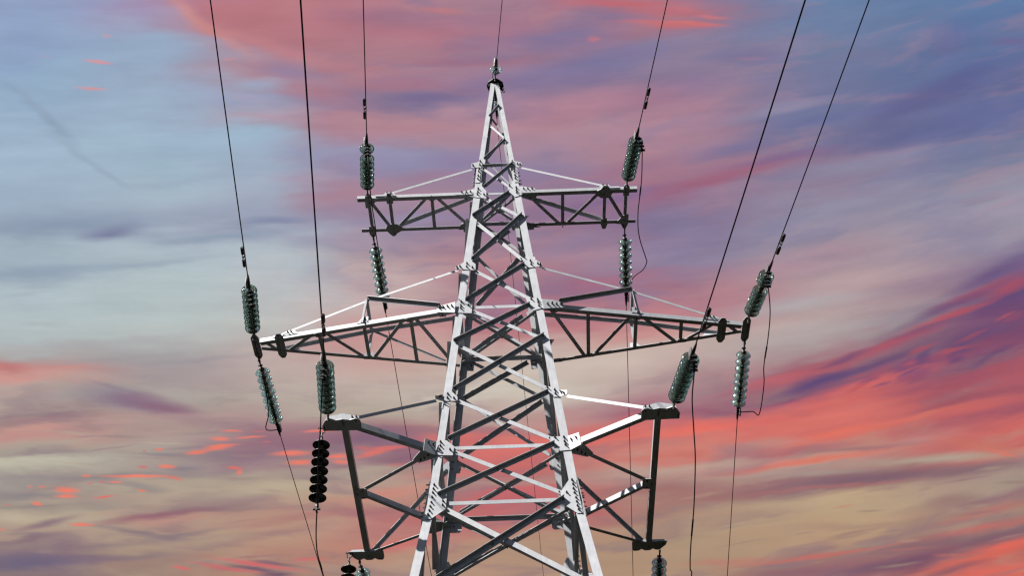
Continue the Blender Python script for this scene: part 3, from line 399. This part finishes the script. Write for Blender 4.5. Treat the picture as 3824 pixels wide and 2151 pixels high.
def upper_arm(T):
    zu = Z0 + 2.96; m = MB()
    for sy, x1 in ((-1, 2.545), (1, 2.545)):
        m.angle(T(V(.43, sy * .438, zu)), T(V(x1, sy * .438, zu)), T(V(0, -sy, 0)), V(0, 0, 1), *((.090, .070) if T(V(0, sy, 0)).y < 0 else (.080, .055)), .008)
        for hx in (2.44, 2.50): m.tube([T(V(hx, sy * .405, zu - .0015)), T(V(hx, sy * .405, zu + .004))], .009, 8, 1)
    arm = m.obj('cross_arm', SB, pylon)
    for x in (1.19, 1.957, 2.343):
        flat_brace(T, V(x, -.40, zu + .009), V(x, .40, zu + .009), V(1, 0, 0), .060).obj('arm_brace', SB, arm)
    for a, b in (((.55, -.38), (1.11, .39)), ((1.28, .39), (1.84, -.33)), ((2.02, -.31), (2.30, .31))):
        flat_brace(T, V(*a, zu + .016), V(*b, zu + .016), V(1, -.3, 0), .064).obj('arm_brace', SB, arm)
    for pts in (((1.77, -.40), (1.89, -.48), (1.935, -.555), (1.985, -.555), (2.04, -.48), (2.10, -.37), (2.05, -.24), (1.9, -.24), (1.79, -.33)),
                ((1.90, .29), (2.015, .29), (2.025, .43), (1.99, .56), (1.93, .56), (1.895, .43)),
                ((2.285, -.42), (2.305, -.54), (2.335, -.57), (2.365, -.57), (2.41, -.48), (2.40, -.28), (2.295, -.28)),
                ((2.27, .28), (2.34, .20), (2.41, .20), (2.41, .43), (2.375, .55), (2.345, .60), (2.31, .55), (2.27, .45), (2.16, .43)),
                ((1.13, .34), (1.25, .34), (1.25, .43), (1.13, .43)), ((.44, -.45), (.75, -.45), (.70, -.30), (.62, -.28), (.44, -.38)), ((.44, .36), (.62, .41), (.78, .46), (.44, .46))):
        p = MB(); plate(p, T, zu - .002, pts)
        for q in (0, len(pts) // 2): cx = sum(a[0] for a in pts) / len(pts); cy = sum(a[1] for a in pts) / len(pts); p.bolt(T(V(cx, cy - .07 + .14 * (q > 0), zu - .012)), V(0, 0, -1), .012, 1, .02)
        p.obj('arm_gusset', SB, arm)
    for sy in (-1, 1):                                            # tie rods up to the body
        p = MB(); A = T(V(.47, sy * .37, ZA - .10)); B = T(V(2.02, sy * .455, zu + .085))
        q = T(V(0, sy, 0)).y > 0; w = .058 if q else .046; p.angle(A, B, V(0, 0, -1), T(V(0, -sy, 0)), w, w if q else .03, .005)
        p.prism([T(V(x, sy * .447, zu + z)) for x, z in ((1.83, .03), (1.90, .115), (2.03, .125), (2.06, .07), (2.22, .065), (2.22, .03))], T(V(0, sy * .008, 0)))
        for x in (1.93, 2.0): p.bolt(T(V(x, sy * .455, zu + .095)), T(V(0, sy, 0)), .014)
        p.obj('tie_rod', SB, arm)

def mid_arm(T):
    zu = Z0 - .09; m = MB(); yb = lambda x: .755 - .1946 * (x - .72)
    for sy in (-1, 1):
        m.angle(T(V(.74, sy * yb(.74), zu)), T(V(4.08, sy * yb(4.08), zu)), T(V(0, -sy, 0)), V(0, 0, 1), *((.088, .084) if T(V(0, sy, 0)).y < 0 else (.078, .055)), .008)
    arm = m.obj('cross_arm', SB, pylon)
    y = lambda x, s: s * (yb(x) - .03)
    for a, sa, b, sb in ((1.467, -1, 1.49, 1), (2.275, -1, 2.28, 1), (3.04, -1, 3.055, 1)):
        flat_brace(T, V(a, y(a, sa), zu + .009), V(b, y(b, sb), zu + .009), V(1, 0, 0), .062).obj('arm_brace', SB, arm)
    for a, sa, b, sb in ((.83, -1, 1.424, 1), (1.594, 1, 2.194, -1), (2.369, -1, 2.968, 1), (3.144, 1, 3.617, -1), (3.82, -1, 4.0, 1)):
        flat_brace(T, V(a, y(a, sa), zu + .016), V(b, y(b, sb), zu + .016), V(1, -.3, 0), .066).obj('arm_brace', SB, arm)
    for cx, hw, hy, cy in ((3.735, .074, .32, .0), (4.145, .068, .32, .0)):
        p = MB(); pts = [(cx - hw, cy - hy * .72), (cx - hw * .4, cy - hy), (cx + hw * .4, cy - hy), (cx + hw, cy - hy * .72), (cx + hw, cy + hy * .72), (cx + hw * .4, cy + hy), (cx - hw * .4, cy + hy), (cx - hw, cy + hy * .72)]
        plate(p, T, zu - .002, pts); plate(p, T, zu - .012, [(cx - .006, cy - hy * .62), (cx + .006, cy - hy * .62), (cx + .006, cy + hy * .62), (cx - .006, cy + hy * .62)], .03)
        for s in (-.88, .88): p.bolt(T(V(cx, cy + hy * s, zu - .012)), V(0, 0, -1), .010, 1, .012)
        p.obj('end_plate', SB, arm)
    for x, sy in ((1.5, 1), (2.28, -1), (3.06, 1), (.90, -1), (.95, 1)):
        p = MB(); yy = yb(x); plate(p, T, zu - .002, [(x - .09, sy * (yy - .005)), (x + .09, sy * (yy - .02)), (x + .05, sy * (yy - .11)), (x - .05, sy * (yy - .10))])
        p.bolt(T(V(x, sy * (yy - .05), zu - .012)), V(0, 0, -1), .011, 1, .016)
        p.obj('arm_gusset', SB, arm)
    for sy in (-1, 1):
        nd_ = V(2.24, sy * .405, Z0 + .52); A = V(.70, sy * .62, ZC - .045); B = V(3.70, sy * .195, zu + .105); ob = T(V(0, sy, 0))
        p = MB(); q = ob.y > 0; up_ = V(0, 0, -1); w = .056 if q else .044
        p.angle(T(A), T(nd_), up_, -ob, w, w, .005); p.angle(T(nd_), T(B), up_, -ob, w, w, .005)
        p.prism([T(V(x, sy * (yb(x) + .002), zu + z)) for x, z in ((3.42, .06), (3.50, .15), (3.62, .15), (3.66, .10), (3.85, .085), (3.85, .05))], T(V(0, sy * .008, 0)))
        for x in (3.54, 3.60): p.bolt(T(V(x, sy * (yb(x) + .010), zu + .115)), T(V(0, sy, 0)), .014)
        p.obj('tie_rod', SB, arm)
        p = MB(); p.angle(T(nd_ + V(.0, sy * .012, .0)), T(V(2.29, sy * (yb(2.29) + .004), zu + .05)), V(1, 0, 0) * T(V(1, 0, 0)).x, ob, .046, .046, .005)
        p.prism([T(V(x, sy * (yb(x) + .003), zu + z)) for x, z in ((2.21, .08), (2.21, .17), (2.31, .17), (2.40, .05), (2.2, .05))], T(V(0, sy * .006, 0)))
        p.bolt(T(V(2.27, sy * (yb(2.27) + .012), zu + .13)), T(V(0, sy, 0)), .014); p.bolt(T(nd_ + V(.01, sy * .015, -.03)), T(V(0, sy, 0)), .014)
        p.obj('tie_post', SB, arm)
        if ob.y > 0 and T is IDT: continue
        p = MB(); p.angle(T(V(.98, sy * (W(ZD) + .02), ZD + .05)), T(nd_ + V(0, sy * .02, .02)), V(0, 0, -1), V(0, -1, 0), *((.064, .064) if ob.y < 0 else (.040, .02)), .006); p.obj('tie_brace', SB, arm)
    p = MB(); p.angle(T(V(2.24, -.40, Z0 + .50)), T(V(2.24, .40, Z0 + .50)), T(V(1, 0, 0)), V(0, 0, 1), .05, .05, .006); p.obj('tie_cross_bar', SB, arm)

def lower_arm(T):
    zu = Z0 - 3.15; m = MB()
    m.angle(T(V(1.05, -1.067, zu)), T(V(2.12, -1.745, zu)), T(V(.54, .84, 0)), V(0, 0, 1), .09, .095, .009)
    m.angle(T(V(1.02, 1.08, zu)), T(V(2.16, 1.72, zu)), T(V(.5, -.86, 0)), V(0, 0, 1), .066, .042, .007)
    m.angle(T(V(2.243, -1.85, zu + .006)), T(V(2.265, 1.90, zu + .006)), T(V(1, 0, 0)), V(0, 0, 1), .095, .095, .009)
    arm = m.obj('cross_arm', SB, pylon)
    flat_brace(T, V(1.16, -.93, zu + .010), V(2.16, -.10, zu + .010), V(.6, -.8, 0), .074).obj('arm_brace', SB, arm)
    p = MB(); p.angle(T(V(1.05, .98, zu + .010)), T(V(2.16, .06, zu + .010)), T(V(.64, .77, 0)), V(0, 0, 1), .07, .088, .008); p.obj('arm_brace', SB, arm)
    near = [(2.04, -1.64), (2.04, -1.88), (2.08, -1.935), (2.12, -1.94), (2.20, -1.91), (2.30, -1.935), (2.40, -1.915), (2.50, -1.965), (2.56, -1.90), (2.605, -1.80), (2.605, -1.665), (2.11, -1.655)]
    p = MB(); plate(p, T, zu - .002, near)
    for q in ((2.30, -1.90), (2.10, -1.89), (2.58, -1.76), (2.58, -1.70), (2.29, -1.84), (2.29, -1.78)): p.bolt(T(V(*q, zu - .012)), V(0, 0, -1), .010, 1, .012)
    p.obj('end_plate', SB, arm)
    p = MB(); p.prism([T(V(x, -1.90, zu + z)) for x, z in ((2.06, .0), (2.06, .05), (2.14, .07), (2.30, .115), (2.53, .065), (2.555, .0))], V(0, -.010, 0))
    for x in (2.10, 2.16): p.bolt(T(V(x, -1.91, zu + .04)), V(0, -1, 0), .014)
    p.obj('end_plate', SB, arm)
    far = [(2.04, 1.68), (2.61, 1.665), (2.59, 1.78), (2.51, 1.90), (2.47, 1.93), (2.43, 1.92), (2.38, 1.885), (2.34, 1.935), (2.25, 1.935), (2.2, 1.885), (2.15, 1.935), (2.07, 1.94), (2.04, 1.86)]
    p = MB(); plate(p, T, zu - .002, far)
    for q in ((2.10, 1.89), (2.55, 1.72), (2.30, 1.80)): p.bolt(T(V(*q, zu - .012)), V(0, 0, -1), .010, 1, .012)
    p.prism([T(V(x, 1.69, zu + z)) for x, z in ((2.05, .0), (2.6, .0), (2.56, .04), (2.05, .05))], V(0, .008, 0))
    p.obj('end_plate', SB, arm)
    p = MB(); plate(p, T, zu - .002, [(2.13, -.14), (2.30, -.14), (2.30, .145), (2.145, .13), (2.13, .05)])
    for q in ((2.2, -.09), (2.2, .09), (2.28, 0)): p.bolt(T(V(*q, zu - .012)), V(0, 0, -1), .012, 1, .014)
    p.obj('arm_gusset', SB, arm)
    p = MB(); plate(p, T, zu - .004, [(1.0, -1.035), (1.19, -1.15), (1.27, -1.02), (1.36, -.87), (1.27, -.78), (1.05, -.88), (.93, -.93)])
    for q in ((1.12, -.99), (1.18, -.92), (1.24, -.88)): p.bolt(T(V(*q, zu - .014)), V(0, 0, -1), .014, 1, .03)
    p.obj('arm_gusset', SB, arm)
    p = MB(); plate(p, T, zu - .004, [(.90, 1.06), (1.22, 1.20), (1.28, 1.08), (1.25, .82), (1.05, .85), (.90, .93)])
    p.obj('arm_gusset', SB, arm)
    for A, B, nn in ((V(1.02, -1.008, ZE - .10), V(2.15, -1.905, zu + .045), V(.62, -.78, 0)), (V(.94, .93, ZE - .08), V(2.20, 1.70, zu + .03), V(.5, -.86, 0))):
        p = MB()
        if B.y > 0: p.angle(T(A), T(B), V(0, 0, -1), V(0, -1, 0), .055, .055, .006)
        else: p.angle(T(A), T(B), V(0, 0, -1), T(nn) * -1, .05, .04, .006)
        if B.y > 0: p.prism([T(B + V(dx, dy, dz)) for dx, dy, dz in ((-.12, -.08, .06), (.0, .0, .06), (.07, .02, -.02), (-.10, -.04, -.03))], V(0, .008, 0))
        p.obj('tie_rod', SB, arm)

upper_arm(IDT); upper_arm(ROT); mid_arm(IDT); mid_arm(ROT); lower_arm(IDT); lower_arm(MIR)

# peak: cap plate carrying the earth wire
m = MB(); zp = ZP + .03
pts = [(-.14, .13), (-.165, .02), (-.13, -.08), (-.03, -.16), (.05, -.16), (.16, -.06), (.18, .05), (.12, .14), (.03, .18), (-.05, .18)]
m.prism([V(x, y, zp) for x, y in pts], V(0, 0, .012))
m.prism([V(x, -.088, zp - .11) for x in ()] or [V(-.12, -.06, zp), V(.14, -.05, zp), V(.15, -.045, zp - .06), (V(-.13, -.055, zp - .09))], V(0, .01, 0))
m.prism([V(-.13, .10, zp), V(.15, .10, zp), V(.16, .10, zp - .05), V(-.14, .10, zp - .06)], V(0, .01, 0))
for q in ((-.11, .0), (.13, .02), (-.03, -.11), (.05, .12)): m.bolt(V(*q, zp - .001), V(0, 0, -1), .013, 1, .02)
m.tube([V(.15, .02, zp - .04), V(.17, .0, zp - .14), V(.15, -.02, zp - .24), V(.13, -.03, zp - .28)], .008, 6, 1)
for q in range(3): m.bolt(V(.145 + .01 * q, -.03, zp - .20 - .035 * q), V(1, -.3, 0), .014, 1, .035)
m.obj('peak_cap', [DARK, BOLT], pylon)

# ------------------------------------------------------------------ insulators
def glass_mesh(gm=None):
    m = MB(); m.lathe([(.043, -.012), (.062, -.018), (.088, -.030), (.110, -.046), (.124, -.064), (.1275, -.076), (.122, -.084), (.113, -.078), (.104, -.082), (.099, -.094), (.092, -.092), (.086, -.072), (.076, -.074), (.070, -.092), (.063, -.090), (.056, -.062), (.043, -.056)], 40, closed=True)
    return m.mesh('glass_shell', [gm or GLASS])
def cap_mesh():
    m = MB(); m.lathe([(.0, .030), (.020, .030), (.026, .024), (.036, .016), (.044, .002), (.047, -.020), (.047, -.034), (.043, -.036), (.043, -.056), (.038, -.062), (.034, -.085), (.020, -.100), (.018, -.118), (.0, -.120)], 20)
    return m.mesh('metal_cap', [CAPM])
def porc_mesh():
    m = MB(); m.lathe([(.044, -.006), (.060, -.018), (.090, -.036), (.116, -.052), (.1275, -.062), (.1265, -.070), (.118, -.070), (.104, -.064), (.098, -.082), (.090, -.082), (.085, -.066), (.070, -.066), (.064, -.082), (.056, -.082), (.05, -.066), (.044, -.06)], 40, closed=True)
    return m.mesh('porcelain_shell', [PORC])
GM, CM, PM, GM1 = glass_mesh(), cap_mesh(), porc_mesh(), glass_mesh(CLEAR)
def orient(d):
    return (-Vector(d)).to_track_quat('Z', 'X').to_matrix().to_4x4()      # string axis runs along local -z
def string(P, d, n, first, label, group, sp=.146, kind='glass', broken=(), clamp=None, comb=False, ln_=.30):
    d = Vector(d).normalized(); P = Vector(P)
    root = empty('insulator_string', P, label=label, category='insulator')
    if group: root['group'] = group
    M = orient(d)
    def child(name, me, dist, par=root, label=None):
        o = bpy.data.objects.new(name, me); COL.objects.link(o); o.parent = par
        o.matrix_local = Matrix.Translation(d * dist) @ M if par is root else Matrix.Identity(4)
        if label: o['label'] = label
        return o
    sh = MB()                                                    # shackle: a U-bow, a link and a ball eye
    r1 = first - .05
    e = .035
    sh.tube([(e, 0, .01), (e, 0, -.06), (e * .7, 0, -.085), (0, 0, -.098), (-e * .7, 0, -.085), (-e, 0, -.06), (-e, 0, .01)], .011, 8)
    sh.tube([(-.06, 0, -.0), (.065, 0, -.0)], .014, 8); sh.tube([(0, 0, -.085), (0, 0, -r1)], [.013, .018], 8); sh.tube([(0, -.03, -r1 * .72), (0, .04, -r1 * .72)], .017, 8)
    child('shackle', sh.mesh('shackle', [DARK]), 0.0)
    for i in range(n):
        t = first + sp * i
        if kind == 'glass':
            c = child('metal_cap', CM, t - .03)
            if i not in broken: child('glass_disc', GM1 if n == 1 else GM, 0, c)
        else:
            c = child('metal_cap', CM, t - .03); child('porcelain_disc', PM, 0, c)
    t = first + sp * n - .06
    cl = MB()
    if clamp == 'tension':
        cl.tube([(0, 0, .0), (0, 0, -.06)], .016, 8); cl.prism([(-.014, -.03, -.04), (.014, -.03, -.04), (.014, .03, -.04), (-.014, .03, -.04)], V(0, 0, -.05))
        cl.tube([(0, 0, -.08), (0, 0, -.13), (0, 0, -.13 - ln_ * .55), (0, 0, -.13 - ln_)], [.022, .027, .022, .012], 10)
        for q in range(4):
            zz = -.09 - q * .042
            cl.tube([(-.045, -.04, zz), (.045, -.04, zz)], .012, 6); cl.tube([(0, .0, zz), (0, -.045, zz)], .010, 6)
    else:
        cl.tube([(0, 0, 0), (0, 0, -.10)], [.02, .03], 8); cl.tube([(0, 0, -.09), (0, 0, -.14)], .022, 8)
        cl.tube([(-.05, 0, -.13), (.05, 0, -.13)], .018, 8); cl.tube([(0, -.05, -.16), (0, .05, -.16)], .015, 8)
    child('clamp', cl.mesh('clamp', [DARK]), t)
    return root, P + d * (t + .13 + ln_ - .03)

NEAR = {'UL': ((-2.346, -.55, 2.96), (.101, -.982, -.161), ((-1.9, -5.27, 2.33))), 'UR': ((2.346, -.55, 2.96), (.073, -.975, -.208), (2.77, -5.1, 2.28)),
        'ML': ((-4.15, -.28, -.13), (.117, -.989, -.093), (-3.4, -7.77, -.96)), 'MR': ((4.15, -.28, -.13), (.11, -.983, -.145), (4.87, -7.43, -1.0)),
        'LL': ((-2.5, -1.97, -3.15), (.094, -.992, -.089), (-1.74, -9.96, -4.02)), 'LR': ((2.5, -1.97, -3.15), (.105, -.982, -.156), (3.26, -9.8, -4.11))}
DAMP = {'UL': .82, 'UR': .90, 'ML': .70, 'MR': .64, 'LL': .82, 'LR': .80}
WHERE = {'UL': 'upper left cross arm', 'UR': 'upper right cross arm', 'ML': 'long middle left cross arm', 'MR': 'long middle right cross arm', 'LL': 'lower left cross arm', 'LR': 'lower right cross arm'}
GG = 'glass insulator strings on the cross arms'
def up(p): return Vector((p[0], p[1], p[2] + Z0))
def wire_pts(C, az, sg, m, k, L):
    h = Vector((az, sg, 0)).normalized(); out = []; s = 0.0
    while s < L: out.append(C + h * s + V(0, 0, m * s + k * s * s)); s += .35 if s < 12 else 2.5
    return out
def clear(p): return p
for key, (P, d, E) in NEAR.items():
    root, C = string(up(P), d, 8, .245, ('clear glass insulator string with one missing disc, raised from the ' if key in ('UL', 'MR') else 'clear glass insulator string leaning up from the front of the ') + WHERE[key], GG,
                     broken={'UL': (6,), 'MR': (5,)}.get(key, ()), clamp='tension', comb=key in ('UR', 'MR', 'LR'), ln_=.26)
    dv = Vector(d).normalized(); e = up(E)
    C = up(P) + dv * 1.56
    az = (e - C).x / abs((e - C).y); r = .0098 if key[0] == 'L' else .0092 if key[0] == 'M' else .0085
    pts = wire_pts(C, az, -1, -.12, .001, 75)
    w = MB(); w.tube([up(P) + dv * 1.40] + pts, r, 8)
    w.obj('conductor', [CABLE], label='black conductor running up and out of view from the ' + WHERE[key], category='cable', group='conductors toward the viewer')
    # vibration damper: two weights on a short messenger cable below the conductor
    s0 = DAMP[key]; h = Vector((az, -1, -.12)).normalized(); Q = C + h * s0
    dr = empty('vibration_damper', Q, label='black two weight vibration damper on the wire above the ' + WHERE[key], category='damper', group='vibration dampers')
    sd_ = V(.03 if key in ('UR', 'MR', 'LR', 'LL') else -.03, 0, -.045)
    a = MB(); a.tube([V(0, 0, .01), sd_ * .5, sd_], .016, 8); a.obj('damper_clamp', [DARK], dr)
    a = MB(); a.tube([sd_ - h * .2, sd_ + h * .2], .006, 6); a.obj('messenger_cable', [CABLE], dr)
    for sg in (-1, 1):
        a = MB(); q = sd_ * .7 + h * (.16 * sg); a.tube([q - h * .085, q - h * .075, q + h * .075, q + h * .085], [.018, .028, .028, .018], 12); a.obj('damper_weight', [DARK], dr)
FAR = {'UL': ((-2.346, .57, 2.95), (.057, .958, -.282), (-1.99, 7.81, 1.64)), 'UR': ((2.346, .57, 2.95), (.026, .952, -.304), (2.72, 10.22, 1.26)),
       'ML': ((-4.15, .28, -.13), (.099, .958, -.269), (-3.67, 5.71, -1.16)), 'MR': ((4.15, .28, -.13), (-.024, .965, -.261), (4.22, 6.15, -1.21)),
       'LL': ((-2.46, 1.94, -3.155), (.09, .957, -.27), None), 'LR': ((2.50, 1.94, -3.155), (.0, .96, -.27), None)}
for key, (P, d, E) in FAR.items():
    string(up(P), d, 8, .25, 'clear glass insulator string hanging beneath the rear tip of the ' + WHERE[key], GG, clamp='tension', ln_=.20)
    dv = Vector(d).normalized(); C = up(P) + dv * 1.54
    az = .04 if E is None else (up(E) - C).x / abs((up(E) - C).y)
    w = MB(); w.tube([up(P) + dv * 1.40] + wire_pts(C, az, 1, -.16, .0012, 110), .0070, 8)
    w.obj('conductor', [CABLE], label='thin dark conductor leading down and away behind the ' + WHERE[key], category='cable', group='conductors away from the viewer')
for P, lb in (((-2.635, -1.60, -3.06), 'black porcelain insulator string of seven discs hanging from the lower left cross arm'), ((-2.60, 1.70, -3.16), 'black porcelain insulator string at the bottom edge beside the glass string')):
    string(up(P), (.008, 0, -1), 7, .27, lb, 'black insulator strings', sp=.153, kind='porcelain')
# earth wire at the peak
string((.01, -.155, ZP + .03), (.09, -.97, -.14), 1, .24, 'single clear glass insulator holding the earth wire in front of the peak', None, clamp='tension', ln_=.14)
string((.0, .17, ZP + .0), (.03, .93, -.36), 1, .18, 'single insulator holding the earth wire behind the peak', None, clamp='tension', ln_=.16)
C = V(.058, -.66, ZP - .02)
w = MB(); w.tube([V(.05, -.52, ZP - .01)] + wire_pts(C, .10, -1, -.10, .001, 75), .0070, 8)
w.obj('earth_wire', [CABLE], label='thin earth wire rising from the peak straight up out of view', category='cable')
C = V(.012, .72, Z0 + 6.33)
w = MB(); w.tube([V(.005, .50, Z0 + 6.40)] + wire_pts(C, .05, 1, -.16, .0012, 110), .0055, 8)
w.obj('earth_wire', [CABLE], label='thin earth wire leading away behind the tower body from its peak', category='cable')

# ------------------------------------------------------------------ jumper loops from the front to the rear conductors
def spline(p, n=10):
    p = [Vector(q) for q in p]; out = []
    for i in range(len(p) - 1):
        a, b, c, e = p[max(i - 1, 0)], p[i], p[i + 1], p[min(i + 2, len(p) - 1)]
        for k in range(n):
            t = k / n
            out.append(.5 * ((2 * b) + (c - a) * t + (2 * a - 5 * b + 4 * c - e) * t * t + (3 * b - a - 3 * c + e) * t ** 3))
    return out + [p[-1]]
JUMP = {'UL': [[-2.19,-2.02,20.01],[-2.143,-1.9,19.371],[-2.2,-1.029,19.592],[-2.219,-0.156,19.774],[-2.231,0.097,19.818],[-2.233,0.777,19.923],[-2.212,1.419,20.004],[-2.224,1.673,20.028],[-2.254,1.95,20.05]],
 'UR': [[2.46,-2.02,19.93],[2.521,-1.9,19.72],[2.543,-1.595,19.758],[2.558,-1.068,19.809],[2.543,-0.52,19.849],[2.535,-0.253,19.862],[2.553,0.195,19.871],[2.613,0.564,19.872],[2.738,1.038,19.878],[2.75,1.141,19.874],[2.69,1.351,19.891],[2.516,1.71,20.0],[2.41,1.95,19.82]],
 'ML': [[-3.98,-1.70,17.03],[-3.911,-1.3,16.501],[-3.962,-0.895,16.525],[-3.973,-0.426,16.549],[-3.983,-0.095,16.558],[-3.992,0.343,16.561],[-4.022,0.859,16.549],[-4.048,1.072,16.54],[-4.146,1.445,16.524],[-4.009,1.75,16.73]],
 'MR': [[4.31,-1.72,16.95],[4.27,-1.66,16.75],[4.285,-1.571,16.639],[4.363,-1.04,16.63],[4.389,-0.445,16.606],[4.385,0.224,16.561],[4.426,0.686,16.51],[4.407,1.372,16.427],[4.334,1.537,16.602],[4.13,1.75,16.76]],
 'LL': [[-2.36,-3.45,14.01],[-2.389,-3.3,13.698],[-2.439,-2.95,13.542],[-2.479,-2.65,13.405],[-2.535,-2.3,13.247],[-2.619,-1.62,12.884],[-2.677,-1.2,12.735],[-2.698,-0.95,12.64],[-2.696,-0.75,12.576],[-2.657,-0.4,12.466],[-2.631,0.0,12.349],[-2.6,1.7,12.95],[-2.36,3.3,13.6]],
 'LR': [[2.66,-3.43,13.90],[2.657,-3.4,13.782],[2.676,-3.149,13.759],[2.678,-2.663,13.705],[2.737,-2.012,13.608],[2.782,-1.472,13.509],[2.802,-0.579,13.313],[2.785,0.209,13.111],[2.792,0.64,12.987],[2.818,0.778,12.947],[2.8,1.9,12.9],[2.52,3.35,13.6]]}
for key, pts in JUMP.items():
    w = MB(); w.tube(spline(pts), .0092, 8)
    q = spline(pts); ds = 0.0                                     # clamp bolts on the tail of the jumper
    for a_, b_ in zip(q, q[1:]):
        l0 = ds; ds += (b_ - a_).length
        for k in range(4):
            if l0 <= .05 + .075 * k < ds:
                w.tube([b_ + V(-.045, 0, .012), b_ + V(.05, 0, -.012)], [.016, .022], 6); w.tube([b_ - V(0, .035, 0), b_ + V(0, .035, 0)], .02, 6)
    sl = {'UL': (6, 8), 'UR': (3, 5), 'MR': (4, 6), 'LL': (8, 9), 'LR': (6, 7)}.get(key)
    if sl:
        q = spline(pts); i0 = sl[0] * 10 + 3; w.tube(q[i0:i0 + 5], .0135, 8)      # repair sleeve
    w.obj('jumper_cable', [CABLE], label='slack black jumper cable looping past the tip of the ' + WHERE[key], category='cable', group='jumper cables at the arm tips')
w = MB(); w.tube(spline([(.055, -.60, ZP - .01), (.015, -.50, ZP + .0), (-.03, -.33, ZP - .06), (-.03, -.2, ZP - .04), (-.03, -.12, ZP + .02)]), .006, 8)
w.obj('earth_jumper', [CABLE], label='short black bonding cable curling from the peak cap to the earth wire', category='cable')
